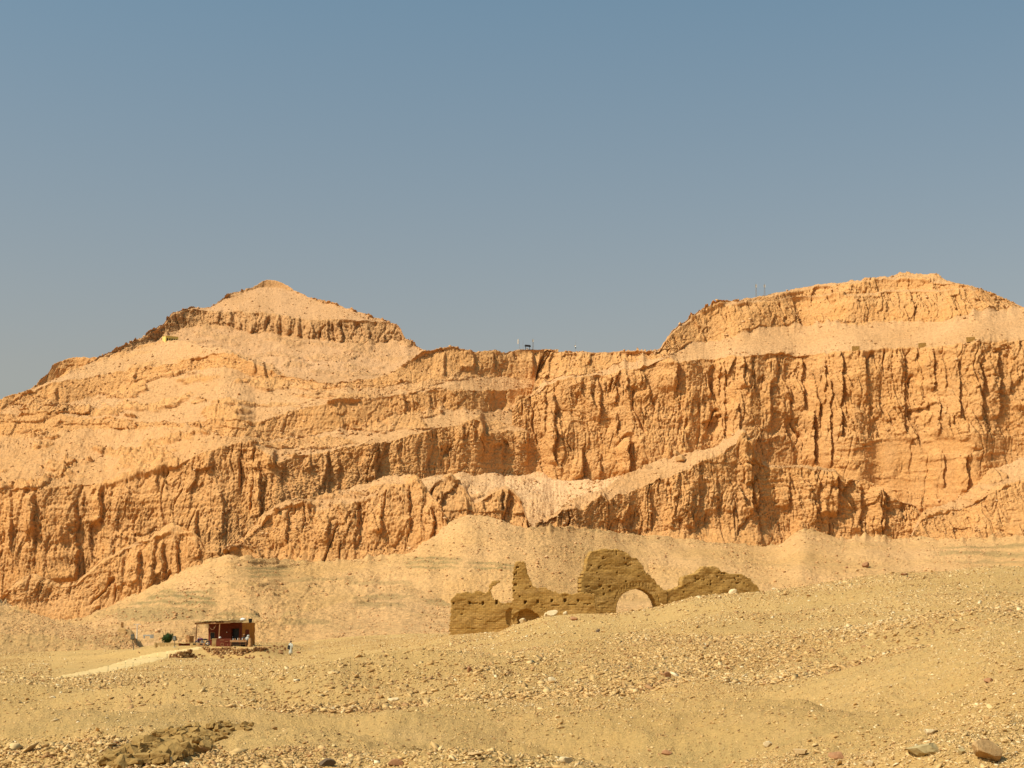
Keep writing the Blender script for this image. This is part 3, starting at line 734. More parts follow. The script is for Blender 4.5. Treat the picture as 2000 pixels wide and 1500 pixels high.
class MB:
    def __init__(s):
        s.bm = bmesh.new()
    def box(s, c, size, rot=(0, 0, 0), taper=0.0):
        M = Matrix.Translation(c) @ (Matrix.Rotation(rot[2], 4, 'Z') @ Matrix.Rotation(rot[1], 4, 'Y') @ Matrix.Rotation(rot[0], 4, 'X'))
        vs_ = []
        for z in (-.5, .5):
            k = 1 - taper * (z + .5)
            for x, y in ((-.5, -.5), (.5, -.5), (.5, .5), (-.5, .5)):
                vs_.append(s.bm.verts.new(M @ Vector((x * size[0] * k, y * size[1] * k, z * size[2]))))
        for f in ((3, 2, 1, 0), (4, 5, 6, 7), (0, 1, 5, 4), (1, 2, 6, 5), (2, 3, 7, 6), (3, 0, 4, 7)):
            s.bm.faces.new([vs_[i] for i in f])
        return s
    def tube(s, pts, rad, n=8, cap=True):
        pts = [Vector(p) for p in pts]
        rad = rad if isinstance(rad, (list, tuple)) else [rad] * len(pts)
        rings = []
        for i, p in enumerate(pts):
            d = (pts[min(i + 1, len(pts) - 1)] - pts[max(i - 1, 0)]).normalized()
            a = d.cross(Vector((0, 0, 1)) if abs(d.z) < 0.9 else Vector((1, 0, 0))).normalized()
            b = d.cross(a)
            rings.append([s.bm.verts.new(p + (a * math.cos(t) + b * math.sin(t)) * rad[i]) for t in [2 * math.pi * k / n for k in range(n)]])
        for r0, r1 in zip(rings, rings[1:]):
            for k in range(n):
                s.bm.faces.new((r0[k], r0[(k + 1) % n], r1[(k + 1) % n], r1[k]))
        if cap:
            s.bm.faces.new(rings[0][::-1])
            s.bm.faces.new(rings[-1])
        return s
    def lathe(s, prof, c=(0, 0, 0), n=12, axis='Z', sx=1, sy=1):
        rings = []
        for r, z in prof:
            ring = []
            for k in range(n):
                t = 2 * math.pi * k / n
                p = Vector((r * math.cos(t) * sx, r * math.sin(t) * sy, z))
                if axis == 'Y':
                    p = Vector((p.x, p.z, p.y))
                elif axis == 'X':
                    p = Vector((p.z, p.x, p.y))
                ring.append(s.bm.verts.new(p + Vector(c)))
            rings.append(ring)
        for r0, r1 in zip(rings, rings[1:]):
            for k in range(n):
                s.bm.faces.new((r0[k], r0[(k + 1) % n], r1[(k + 1) % n], r1[k]))
        s.bm.faces.new(rings[0][::-1])
        s.bm.faces.new(rings[-1])
        return s
    def torus(s, c, R_, r, n=18, m=7, axis='Y'):
        rings = []
        for i in range(n):
            t = 2 * math.pi * i / n
            ring = []
            for j in range(m):
                q = 2 * math.pi * j / m
                p = Vector(((R_ + r * math.cos(q)) * math.cos(t), r * math.sin(q), (R_ + r * math.cos(q)) * math.sin(t)))
                ring.append(s.bm.verts.new(p + Vector(c)))
            rings.append(ring)
        for i in range(n):
            a, b = rings[i], rings[(i + 1) % n]
            for j in range(m):
                s.bm.faces.new((a[j], a[(j + 1) % m], b[(j + 1) % m], b[j]))
        return s
    def ball(s, c, r, sc=(1, 1, 1), sub=2):
        M = Matrix.Translation(c) @ Matrix.Diagonal((r * sc[0], r * sc[1], r * sc[2], 1))
        bmesh.ops.create_icosphere(s.bm, subdivisions=sub, radius=1, matrix=M)
        return s
    def rough(s, amp, sc, cuts=0, seed=0):
        if cuts:
            bmesh.ops.subdivide_edges(s.bm, edges=s.bm.edges[:], cuts=cuts, use_grid_fill=True)
        co = np.array([v.co for v in s.bm.verts])
        for ax in range(3):
            n = perlin(co[:, 0] / sc + ax * 9.1 + co[:, 2] * .37 / sc, co[:, 1] / sc + co[:, 2] / sc * 1.1 + ax * 5.3, seed + ax)
            for v, k in zip(s.bm.verts, n):
                v.co[ax] += float(k) * amp
        return s
    def build(s, name, mat, parent=None, smooth=False, label=None):
        bmesh.ops.recalc_face_normals(s.bm, faces=s.bm.faces[:])
        me = bpy.data.meshes.new(name)
        s.bm.to_mesh(me)
        s.bm.free()
        if smooth:
            me.polygons.foreach_set('use_smooth', np.ones(len(me.polygons), dtype=bool))
        me.materials.append(mat)
        o = bpy.data.objects.new(name, me)
        COL.objects.link(o)
        if parent:
            o.parent = parent
        if label:
            o['label'] = label
        return o

def plain(name, c, c2=None, sc=3.0, rough=0.85, metal=0.0, bump=0.0, bsc=12.0, bd=0.02):
    k = N(name)
    k.b.inputs["Roughness"].default_value = rough
    k.b.inputs["Metallic"].default_value = metal
    c2 = c2 or tuple(x * 0.75 for x in c)
    col = k.mix(k.ramp(k.noise(k.obj(), sc, 6, 0.65), [(0.35, 0.0), (0.65, 1.0)]), c, c2)
    if bump:
        k.bump(k.noise(k.obj(), bsc, 6, 0.7), bump, bd)
    return k.out(col)

def look(u, v, name="ground", ymax=None):
    """the point of a hillside seen at (u, v): first crossing of that sight line, from the foot upward"""
    U, V, G = GRIDS[name]
    j = int(np.argmin(np.abs(U[0] - u)))
    c = V[:, j]
    k = np.where((c[:-1] >= v) & (c[1:] < v))[0]
    if not len(k):
        return Vector(G[int(np.argmin(np.abs(c - v))), j])
    i = int(k[0])
    t = (c[i] - v) / (c[i] - c[i + 1] + 1e-9)
    return Vector(G[i, j] * (1 - t) + G[i + 1, j] * t)

def crest(name, u):
    U, V, G = GRIDS[name]
    j = np.argmin(np.abs(U - u).min(0))
    i = np.argmin(V[:, j])
    return Vector(G[i, j])

def floor_z(x, y):
    """height of the near ground under (x, y)"""
    U, V, G = GRIDS["ground"]
    i = np.argmin(((G[..., 0] - x) ** 2 + (G[..., 1] - y) ** 2).ravel())
    return float(G.reshape(-1, 3)[i, 2])

RNG = np.random.default_rng(7)
def rock_mesh(name, dims, seed, mat, sub=3, planes=11, flat=0.0):
    rg = np.random.default_rng(seed)
    bm = bmesh.new()
    bmesh.ops.create_icosphere(bm, subdivisions=sub, radius=1)
    co = np.array([v.co for v in bm.verts])
    for _ in range(planes):
        n = rg.normal(size=3)
        n /= np.linalg.norm(n)
        d = rg.uniform(0.42, 0.86)
        ex = np.maximum(co @ n - d, 0)
        co = co - ex[:, None] * n
    co += 0.05 * np.stack([perlin(co[:, 0] * 2.5 + co[:, 2] + k * 7, co[:, 1] * 2.5 + k, seed + k) for k in range(3)], 1)
    co *= np.array(dims) / 2 / np.abs(co).max(0)
    for v, c in zip(bm.verts, co):
        v.co = c
    me = bpy.data.meshes.new(name)
    bm.to_mesh(me)
    bm.free()
    me.materials.append(mat)
    return me

def rock(name, label, cat, u, v, w, h, mat, seed, depth=None, sink=0.25, hill="ground", group=None, tilt=0.0):
    """a stone seen with its foot at (u, v), w x h pixels large"""
    p = look(u, v, hill)
    k = p.y / FPX
    dims = (w * k, (depth or w * 0.8) * k, h * k / (1 - sink))
    o = bpy.data.objects.new(name, rock_mesh(name, dims, seed, mat))
    o.location = (p.x, p.y + dims[1] * 0.25, p.z + dims[2] * (0.5 - sink))
    o.rotation_euler = (0, tilt, (seed * 0.7) % 0.6 - 0.3)
    COL.objects.link(o)
    return tag(o, label, cat, group)

# ------------------------------------------------------------------ materials of things
def make_mud(name, a, b, c_, brick=True):
    k = N(name)
    p = k.obj()
    c = k.mix(k.ramp(k.noise(p, 0.5, 5, 0.6), [(0.3, 0.0), (0.7, 1.0)]), a, b)
    c = k.mix(k.ramp(k.noise(k.obj((0.25, 0.25, 1.6)), 1.0, 5, 0.7), [(0.45, 0.0), (0.75, 0.8)]), c, c_)
    if brick:
        br = k.n("ShaderNodeTexBrick")
        mp = k.n("ShaderNodeSeparateXYZ")
        k.l(p, mp.inputs[0])
        cb = k.n("ShaderNodeCombineXYZ")
        k.l(mp.outputs["X"], cb.inputs["X"])
        k.l(mp.outputs["Z"], cb.inputs["Y"])
        k.l(cb.outputs[0], br.inputs["Vector"])
        br.inputs["Scale"].default_value = 1.0
        br.inputs["Brick Width"].default_value = 0.40
        br.inputs["Row Height"].default_value = 0.17
        br.inputs["Mortar Size"].default_value = 0.022
        br.inputs["Color1"].default_value = (1.06, 1.06, 1.06, 1)
        br.inputs["Color2"].default_value = (0.8, 0.8, 0.8, 1)
        br.inputs["Mortar"].default_value = (0.45, 0.45, 0.45, 1)
        c = k.mix(0.6, c, br.outputs[0], 'MULTIPLY')
    c = k.mix(1.0, c, k.ramp(k.noise(p, 5.0, 5, 0.75), [(0.3, 0.75), (0.7, 1.2)]), 'MULTIPLY')
    k.bump(k.noise(k.obj((1, 1, 2.2)), 3.5, 7, 0.75), 0.5, 0.06)
    return k.out(c)

M_MUD = make_mud("mud_brick", (0.47, 0.268, 0.072), (0.40, 0.215, 0.050), (0.55, 0.325, 0.11))
M_PLASTER = plain("ochre_plaster", (0.44, 0.19, 0.035), (0.36, 0.14, 0.028), 1.5, bump=0.4)
M_REDSHADE = plain("shade_dark_red_plaster", (0.16, 0.037, 0.017), (0.12, 0.028, 0.013), 1.5, bump=0.4)  # red plaster darkened to carry the shade of porch wall and counter front
M_PALEWALL = plain("sandy_plaster", (0.56, 0.38, 0.15), (0.48, 0.31, 0.12), 1.5, bump=0.4)
M_WOOD = plain("weathered_wood", (0.26, 0.13, 0.055), (0.17, 0.08, 0.035), 4)
M_PLANK = plain("pale_wood", (0.45, 0.25, 0.11), (0.34, 0.17, 0.07), 4)
M_REED = plain("reed_mat", (0.50, 0.35, 0.14), (0.36, 0.23, 0.09), 6, bump=0.5)
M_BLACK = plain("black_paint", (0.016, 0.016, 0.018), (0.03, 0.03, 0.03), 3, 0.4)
M_DARK = plain("dark_cloth", (0.022, 0.020, 0.022), (0.04, 0.035, 0.03), 3)
M_STEEL = plain("grey_metal", (0.38, 0.37, 0.35), (0.28, 0.27, 0.25), 4, 0.45, 0.6)
M_LAMP = plain("dark_green_metal", (0.05, 0.055, 0.045), (0.08, 0.08, 0.06), 4, 0.5)
M_GLASS = plain("lamp_glass", (0.30, 0.31, 0.28), (0.22, 0.23, 0.2), 2, 0.15)
M_WHITE = plain("white_paint", (0.74, 0.70, 0.60), (0.62, 0.57, 0.46), 3, 0.6)
M_PURPLE = plain("purple_paint", (0.13, 0.035, 0.075), (0.09, 0.025, 0.06), 3, 0.3)
M_RUBBER = plain("tyre_rubber", (0.035, 0.03, 0.028), (0.09, 0.07, 0.05), 5, 0.8)
M_ROBE = plain("pale_robe", (0.60, 0.58, 0.46), (0.50, 0.48, 0.36), 4, bump=0.3)
M_SKIN = plain("skin", (0.20, 0.095, 0.05), (0.17, 0.08, 0.04), 8, 0.6)
M_HAIR = plain("hair", (0.02, 0.015, 0.012), (0.03, 0.02, 0.015), 8)
M_YELLOW = plain("yellow_paint", (0.72, 0.58, 0.17), (0.64, 0.50, 0.15), 1.2)
M_CONC = plain("grey_concrete", (0.46, 0.43, 0.35), (0.38, 0.35, 0.28), 2)
M_BARK = plain("bark", (0.16, 0.10, 0.05), (0.10, 0.06, 0.03), 6)
M_LEAF = plain("green_leaf", (0.045, 0.085, 0.018), (0.025, 0.05, 0.012), 3.5, 0.6)
M_ST_PALE = plain("pale_limestone", (0.66, 0.50, 0.27), (0.56, 0.40, 0.20), 5, bump=0.6, bsc=8, bd=0.03)
M_ST_TAN = plain("tan_limestone", (0.55, 0.36, 0.16), (0.46, 0.29, 0.12), 5, bump=0.6, bsc=8, bd=0.03)
M_ST_RED = plain("reddish_sandstone", (0.40, 0.20, 0.09), (0.32, 0.15, 0.06), 5, bump=0.6, bsc=8, bd=0.03)
M_ST_DARK = plain("dark_flint", (0.10, 0.07, 0.045), (0.16, 0.10, 0.05), 5, bump=0.6, bsc=8, bd=0.03)
M_ST_GREY = plain("greenish_limestone", (0.46, 0.34, 0.15), (0.38, 0.27, 0.11), 5, bump=0.6, bsc=8, bd=0.03)
M_ST_RAMP = plain("orange_limestone", (0.58, 0.33, 0.13), (0.50, 0.27, 0.10), 1, bump=0.6, bsc=2, bd=0.2)
M_ST_BROWN = plain("brown_limestone", (0.46, 0.28, 0.115), (0.34, 0.19, 0.07), 5, bump=0.8, bsc=8, bd=0.04)
M_CLOD = plain("mud_brick_rubble", (0.37, 0.225, 0.07), (0.27, 0.15, 0.042), 6, bump=0.8, bsc=9, bd=0.03)
M_WALLST = plain("rubble_wall_stone", (0.48, 0.27, 0.10), (0.22, 0.095, 0.035), 3, bump=0.5)
M_PATH = plain("trodden_dust", (0.66, 0.46, 0.20), (0.58, 0.385, 0.14), 0.4, bump=0.4, bsc=5)

def make_gravel(name, stops):
    k = N(name)
    a = k.attr("tone")
    c = k.ramp(a, stops or [(0.0, (0.38, 0.20, 0.08)), (0.25, (0.50, 0.30, 0.11)), (0.55, (0.61, 0.385, 0.15)), (0.82, (0.68, 0.46, 0.20)), (1.0, (0.76, 0.58, 0.32))])
    c = k.mix(1.0, c, k.ramp(k.noise(k.pos(), 14.0, 3, 0.7), [(0.3, 0.82), (0.7, 1.12)]), 'MULTIPLY')
    return k.out(c)
M_DRYSTONE = make_gravel("dry_stone", [(0.0, (0.16, 0.07, 0.028)), (0.35, (0.30, 0.145, 0.05)), (0.7, (0.48, 0.28, 0.11)), (1.0, (0.62, 0.42, 0.19))])

# ------------------------------------------------------------------ the ruined mud brick walls
def inside(px, pz, poly_):
    c = np.zeros(px.shape, bool)
    n = len(poly_)
    for i in range(n):
        (x0, z0), (x1, z1) = poly_[i], poly_[i - 1]
        t = ((z0 > pz) != (z1 > pz)) & (px < (x1 - x0) * (pz - z0) / (z1 - z0 + 1e-12) + x0)
        c ^= t
    return c

def ruin_wall(name, outline, Y, thick, mat, parent, arches=(), niches=(), holes=(), seed=0, cell=0.07):
    to = lambda q: [(float(ray(u, v)[0]) * Y, EYE + float(ray(u, v)[1]) * Y) for u, v in q]
    P = to(outline)
    xs = [p[0] for p in P]
    zs = [p[1] for p in P]
    x0, x1, z0, z1 = min(xs) - .2, max(xs) + .2, min(zs), max(zs) + .2
    X, Z = np.meshgrid(np.arange(x0, x1, cell), np.arange(z0, z1, cell))
    jx = X + 0.16 * fbm(X / 0.9, Z / 0.5, 3, seed) + 0.05 * perlin(X / .2, Z / .16, seed + 1)
    jz = Z + 0.14 * fbm(X / 0.7, Z / 0.9, 3, seed + 5) + 0.05 * perlin(X / .22, Z / .2, seed + 2)
    m = inside(jx, jz, P)
    sm = lambda q: inside(X + 0.04 * perlin(X / .4, Z / .4, seed + 3), Z + 0.04 * perlin(X / .4, Z / .4, seed + 4), to(q))
    for a in arches:
        m &= ~sm(a)
    # relief of the front: courses, weathering, sockets
    F = 0.09 * fbm(X / 2.2, Z / 1.8, 3, seed + 6) + 0.012 * fbm(X / 0.5, Z / 0.17, 3, seed + 7) + 0.012 * perlin(X / 0.3, Z / 0.14, seed + 8)
    ero = smooth(0.25, 0.5, fbm(X / 1.1, Z / 0.45, 4, seed + 12, 0.6))
    F -= 0.035 * ero
    for q, dp in niches:
        F = np.where(sm(q), -dp, F)
    for (u, v, w, h, dp) in holes:
        F = np.where(sm([(u - w, v - h), (u + w, v - h), (u + w * .8, v + h), (u - w * .9, v + h)]), -dp, F)
    F = F - 0.02 * (Z - z0) * 2.0                                     # battered: leans back a little
    B = thick + 0.10 * fbm(X / 1.6, Z / 1.1, 3, seed + 9) - 0.02 * (Z - z0) * 2
    nr, nc = X.shape
    vf = np.stack([X, Y - F, Z], -1).reshape(-1, 3)
    vb = np.stack([X, Y + B, Z], -1).reshape(-1, 3)
    cm = m[:-1, :-1] & m[1:, :-1] & m[:-1, 1:] & m[1:, 1:]
    ii, jj = np.where(cm)
    a = ii * nc + jj
    K = nr * nc
    fr = np.stack([a, a + 1, a + nc + 1, a + nc], 1)
    bk = np.stack([a + K, a + nc + K, a + nc + 1 + K, a + 1 + K], 1)
    pad = np.pad(cm, 1)
    q = [fr, bk]
    for di, dj, e0, e1 in ((-1, 0, 0, 1), (1, 0, nc + 1, nc), (0, -1, nc, 0), (0, 1, 1, nc + 1)):
        s = cm & ~pad[1 + di:nr + di, 1 + dj:nc + dj]
        i2, j2 = np.where(s)
        b = i2 * nc + j2
        q.append(np.stack([b + e1, b + e0, b + e0 + K, b + e1 + K], 1))
    q = np.concatenate(q)
    V_ = np.concatenate([vf, vb])
    used = np.unique(q)
    rem = np.full(2 * K, -1)
    rem[used] = np.arange(len(used))
    q, V_ = rem[q], V_[used]
    org = np.array([(x0 + x1) / 2, Y, z0])
    if parent is not None:
        org = np.array(parent.location)
    me = bpy.data.meshes.new(name)
    me.vertices.add(len(V_))
    me.vertices.foreach_set('co', (V_ - org).reshape(-1).astype(np.float32))
    me.loops.add(q.size)
    me.loops.foreach_set('vertex_index', q.reshape(-1).astype(np.int32))
    me.polygons.add(len(q))
    me.polygons.foreach_set('loop_start', np.arange(len(q), dtype=np.int32) * 4)
    me.update(calc_edges=True)
    me.materials.append(mat)
    o = bpy.data.objects.new(name, me)
    COL.objects.link(o)
    if parent is not None:
        o.parent = parent
    return o

rg = random.Random(3)
Y1, Y2 = 163.0, 168.0
w1 = thing("mudbrick_wall", "low ruined mud brick wall with a tall stub and a half buried arch, left of the big gateway", "ruined wall", at(1020, 1262, Y1))
LOW = [(875, 1275), (877, 1240), (880, 1172), (884, 1164), (892, 1159), (905, 1156), (916, 1157), (922, 1156), (930, 1153), (940, 1153), (948, 1157), (955, 1152), (955, 1143), (959, 1137), (968, 1132), (977, 1133), (981, 1138), (972, 1140), (964, 1145), (960, 1155), (961, 1166), (966, 1172), (974, 1172), (976, 1177), (999, 1177), (1012, 1178), (1012, 1275)]
ruin_wall("wall_end", LOW, Y1 + .12, 1.9, M_MUD, w1, seed=5, niches=[([(988, 1196), (996, 1188), (1000, 1190), (1000, 1225), (990, 1218)], 0.25)],
          holes=[(886, 1178, 1.8, 2, .4), (917, 1178, 2.2, 3, .5), (944, 1178, 2, 3, .45), (970, 1176, 2.4, 4, .5), (930, 1178.5, 12, .7, .22), (902, 1200, 2, 1.5, .25), (933, 1210, 8, .7, .12), (905, 1190, 1.2, 1.2, .2), (960, 1215, 9, .7, .1), (922, 1228, 10, .7, .1)])
RIGHTP = [(999, 1275), (999, 1177), (1000, 1140), (1002, 1112), (1005, 1098), (1010, 1096), (1024, 1096), (1028, 1100), (1031, 1115), (1036, 1130), (1042, 1144), (1050, 1148), (1070, 1148), (1085, 1155), (1098, 1159), (1130, 1158), (1158, 1158), (1162, 1161), (1164, 1175), (1167, 1195), (1169, 1275)]
arch1 = [(996, 1275), (997, 1222), (1001, 1208), (1009, 1198), (1018, 1192), (1027, 1190), (1037, 1192), (1045, 1197), (1052, 1203), (1060, 1215), (1064, 1275)]
ruin_wall("wall_body", RIGHTP, Y1, 1.9, M_MUD, w1, seed=9, niches=[(arch1, 0.9)],
          holes=[(1026, 1176, 2.6, 3, .5), (1051, 1175, 2, 3, .45), (1078, 1173, 2, 2.5, .45), (1104, 1173, 2.4, 3, .5), (1130, 1173, 1.8, 2.5, .4), (1085, 1182, 8, .8, .2), (1118, 1181, 9, .8, .2), (1148, 1180, 8, .8, .2), (1011, 1108, 2.6, 2, .35), (1005, 1122, 1.4, 1.4, .3), (1004, 1131, 1.4, 1.4, .3), (1007, 1142, 2.6, 2.2, .3), (1009, 1119, 1, 3, .25), (1036, 1145, 2, 1.3, .25), (1015, 1165, 1.6, 1.6, .3), (1004, 1154, 1.4, 1.4, .3), (1060, 1187, 6, .7, .15)])
w2 = thing("mudbrick_gateway", "tall ruined mud brick gateway with an open round arch and lower right arm", "ruined gateway", at(1250, 1262, Y2), R(9))
GATE = [(1124, 1275), (1131, 1170), (1133, 1135), (1138, 1118), (1145, 1100), (1149, 1084), (1155, 1077), (1165, 1073), (1180, 1072), (1200, 1072), (1216, 1073), (1225, 1078), (1240, 1088), (1252, 1094), (1256, 1100), (1259, 1110), (1264, 1119), (1275, 1125), (1283, 1132), (1290, 1142), (1296, 1150), (1306, 1152), (1306, 1275)]
ARCH = [(1204, 1290), (1204, 1188), (1206, 1178), (1212, 1167), (1222, 1158), (1235, 1152), (1248, 1150), (1262, 1154), (1273, 1162), (1281, 1173), (1284, 1184), (1284, 1290)]
hl = [(rg.uniform(1140, 1270), rg.uniform(1085, 1170), rg.uniform(.7, 1.5), rg.uniform(.6, 1.3), .25) for _ in range(26)]
vou = [(1245 + 46 * math.cos(t), 1183 - 43 * math.sin(t), .6, 3.2, .10) for t in [math.pi * k / 22 for k in range(2, 21)]]
ruin_wall("gate_body", GATE, Y2, 2.4, M_MUD, w2, arches=[ARCH], seed=21,
          holes=hl + vou + [(1224, 1101, 2.6, 1.6, .35), (1228, 1105, 1.6, 1.4, .3), (1155, 1105, 1.6, 1.4, .3), (1170, 1108, 1.8, 1.6, .3), (1172, 1145, 3, 3, .3), (1190, 1146, 2.4, 1.6, .3), (1147, 1146, 5, .9, .25), (1179, 1161, 1.6, 1.6, .3), (1205, 1078, 1.2, 6, .15)])
ARM = [(1303, 1275), (1303, 1151), (1325, 1150), (1333, 1144), (1338, 1128), (1344, 1124), (1360, 1121), (1368, 1118), (1370, 1112), (1382, 1107), (1400, 1105), (1410, 1107), (1418, 1116), (1430, 1117), (1460, 1120), (1470, 1127), (1486, 1140), (1496, 1152), (1506, 1275)]
hl = [(rg.uniform(1340, 1470), rg.uniform(1118, 1158), rg.uniform(.7, 1.6), rg.uniform(.6, 1.4), .25) for _ in range(24)]
ruin_wall("side_arm", ARM, Y2 + .05, 2.2, M_MUD, w2, seed=31, holes=hl + [(1420, 1119, 4, 1.2, .3), (1449, 1138, 3, 1.4, .3), (1368, 1132, 2, 1.4, .3), (1395, 1140, 2, 2, .3)])

# ------------------------------------------------------------------ the hut on its terrace
TZ = TERRACE_Z
PHI = R(25)
hx, hy = float(ray(469.5, 1258)[0]) * 196.0, 196.0
HUT = thing("mud_hut", "small ochre mud hut with shade-darkened red front, shaded doorway and flat roof on a stone terrace", "hut", (hx, hy, TZ), -PHI)
# local axes: -x runs left along the front, +y into the hut; front is y = 0, right end is x = 0
W, D, H = 4.6, 3.0, 2.75
b = MB()
b.box((-0.25 / 2 - .0, .15, H / 2 - .2), (.25, .3, H + .4))                      # corner pier
b.box((-(1.55 + W) / 2 + .1, .15, H / 2 - .2), (W - 1.35, .3, H + .4))          # front left of the door ... window let in below
b.box((-.85, .15, (H + 2.05) / 2), (1.2, .298, H - 2.05))
b.rough(.06, .6, 6, 3)
front = b.build("front_wall", M_REDSHADE, HUT)  # dark colour deepens the porch shade on this wall
b = MB()
b.box((-.15, D / 2 + .15, H / 2 - .2), (.3, D - .3, H + .25))
b.rough(.06, .6, 6, 5)
b.build("side_wall", M_PLASTER, HUT)
b = MB()
b.box((-W / 2 - .15, D - .15, H / 2 - .2), (W - .3, .3, H + .2)); b.box((-W - .0, D / 2, H / 2 - .2), (.3, D - .6, H + .2))
b.rough(.03, .7, 5, 6)
b.build("rear_wall", M_PLASTER, HUT)
b = MB(); b.box((-W / 2, D / 2, H - .12), (W - .5, D - .5, .2)); b.rough(.02, .5, 4, 2)
b.build("roof", M_REED, HUT)
b = MB(); b.box((-.85, .36, 1.02), (1.18, .06, 2.03)); doorway_dark = b.build("doorway_dark", M_BLACK, HUT)  # black sheet standing in for the dark of the open doorway
b = MB(); b.tube([(-1.3, .31, 1.0), (-1.3, .28, 1.0), (-1.3, .28, 1.15)], .02, 6); b.build("handle", M_STEEL, doorway_dark)
b = MB(); b.box((-3.95, -.012, 1.15), (.55, .03, .75)); win = b.build("window", M_BLACK, HUT)
b = MB()
for q in ((-3.95, 1.56, .67, .07), (-3.95, .74, .67, .07)):
    b.box((q[0], -.03, q[1]), (q[2], .07, q[3]))
for q in (-4.26, -3.64):
    b.box((q, -.03, 1.15), (.06, .068, .75))
b.build("frame", M_WOOD, win)
b = MB(); b.box((.012, 1.35, .95), (.03, .75, 1.9)); sd = b.build("side_door", M_REDSHADE, HUT)
b = MB(); b.box((.03, 1.2, .75), (.02, .3, 1.2)); b.build("door_panel", M_BLACK, sd)
# porch: poles, beams and a reed roof, held up in front of the front wall
b = MB()
for (x, y) in ((-4.75, -2.3),):
    b.tube([(x + .0, y, -.3), (x + .05, y, 1.4), (x + .12, y + .02, 2.62)], [.075, .07, .06], 8)
b.build("porch_post", M_WOOD, HUT)
b = MB(); b.tube([(-1.45, -2.3, -.3), (-1.43, -2.3, 1.3), (-1.38, -2.28, 2.72)], [.07, .065, .06], 8); b.build("porch_post", M_PLANK, HUT)
b = MB(); b.tube([(-4.95, -2.3, 2.59), (-3.4, -2.3, 2.64), (.1, -2.3, 2.74)], .07, 8); b.build("porch_beam", M_PLANK, HUT)
b = MB()
for i in range(11):
    x = -4.8 + i * .48
    b.tube([(x, -2.5 + .1 * math.sin(i * 3), 2.70 + .018 * i), (x + .05, .3, 2.80 + .01 * i)], .045, 6)
b.build("rafter", M_WOOD, HUT)
b = MB()
for i in range(15):
    x = -4.95 + i * .36 + rg.uniform(-.03, .03)
    b.box((x, -1.1, 2.85 + .012 * i + rg.uniform(0, .02)), (.42, 3.0 + rg.uniform(-.3, .15), .06), (rg.uniform(-.01, .02), rg.uniform(-.04, .04), rg.uniform(-.03, .03)))
b.rough(.05, .4, 2, 4)
b.build("porch_roof", M_REED, HUT)
b = MB()                                                                 # string of shells looped under the porch
pts = [(-3.0 + 1.1 * t, -2.28, 2.55 - .62 * math.sin(math.pi * t) ** .8) for t in [i / 14 for i in range(15)]]
b.tube(pts, .014, 5)
for p in pts:
    b.ball(p, .028, sub=1)
tag(b.build("garland", M_PLANK), "thin looped garland of beads hanging under the hut porch", "garland")
gl = bpy.data.objects["garland"]; gl.location = HUT.location; gl.rotation_euler = HUT.rotation_euler

def local(x, y, z):
    c, s = math.cos(-PHI), math.sin(-PHI)
    return Vector((hx + c * x - s * y, hy + s * x + c * y, TZ + z))

def loose(mb, name, mat, label, cat, loc, rotz=-PHI, smooth=False, group=None):
    o = mb.build(name, mat, None, smooth)
    o.location, o.rotation_euler = loc, (0, 0, rotz)
    return tag(o, label, cat, group)

for k, (x, z, c) in enumerate(((-3.75, 2.15, "left of the looped garland"), (-1.95, 1.6, "low between the garland and the doorway"))):
    b = MB(); b.lathe([(.01, -.03), (.06, -.02), (.075, 0), (.06, .02), (.01, .03)], n=12, axis='Y')
    loose(b, "wall_plate", M_WHITE, "small pale plate hung on the shaded front wall, " + c, "plate", local(x, -.035, z), group="plates on the hut front")
b = MB(); b.ball((0, 0, .18), .3, (1.3, .9, .75), 2); b.rough(.05, .25, 0, 3); b.tube([(.28, 0, .3), (.36, 0, .42)], [.08, .05], 6)
loose(b, "sack", M_WHITE, "pale cloth sack lying on the right end of the hut roof", "sack", local(-.9, 1.7, H + .1), smooth=True)
b = MB(); b.lathe([(.16, 0), (.2, .1), (.23, .3), (.24, .46), (.2, .46), (.18, .3), (.16, .12), (.02, .1)], n=14); b.torus((0, 0, .46), .24, .02)
loose(b, "bucket", M_BLACK, "black bucket standing on the far right corner of the hut roof", "bucket", local(-.15, 2.2, H - .02))
for k in range(9):
    me = rock_mesh("roof_stone", (.3, .25, .12), 400 + k, M_ST_PALE, 2)
    o = bpy.data.objects.new("roof_stone", me); COL.objects.link(o)
    o.location = local(-4.7 + k * .55, -1.6 + .7 * math.sin(k * 2), 2.93 + .021 * k)
    tag(o, "flat pale stone holding down the reed porch roof", "stone", "stones holding down the porch roof")

# counters and walls in front of the hut
b = MB(); b.box((0, 0, .35), (.95, .5, 1.1)); b.rough(.03, .5, 4, 8)
loose(b, "plaster_block", M_PALEWALL, "sunlit sandy plaster block at the left end of the counter before the doorway", "block", local(-1.5, -2.75, 0), -R(-12))
b = MB(); b.box((0, 0, .38), (1.75, .5, 1.05)); b.rough(.03, .5, 4, 9)
ct = b.build("counter", M_REDSHADE); ct.location = local(-.3, -2.9, 0) ; ct.rotation_euler = (0, 0, -R(4))  # shade of the counter's front is put into its dark colour
tag(ct, "mud counter coloured dark red as in shade, with pale drawn marks, in front of the doorway", "counter")
for (x, z, w, h) in ((-.2, .75, .5, .035), (-.3, .25, .035, .3), (-.02, .25, .035, .3), (-.16, .4, .3, .035), (-.16, .08, .3, .035), (.35, .6, .4, .03), (.5, .2, .03, .25)):
    b = MB(); b.box((x, -.285, z), (w, .012, h)); b.build("drawn_mark", M_PLANK, ct)
b = MB(); b.lathe([(.07, 0), (.13, .05), (.155, .12), (.14, .18), (.09, .22), (.06, .21), (.02, .19)], n=14)
loose(b, "bowl", M_WHITE, "round white bowl standing on the red counter before the doorway", "bowl", local(-.9, -2.88, .9), smooth=True)
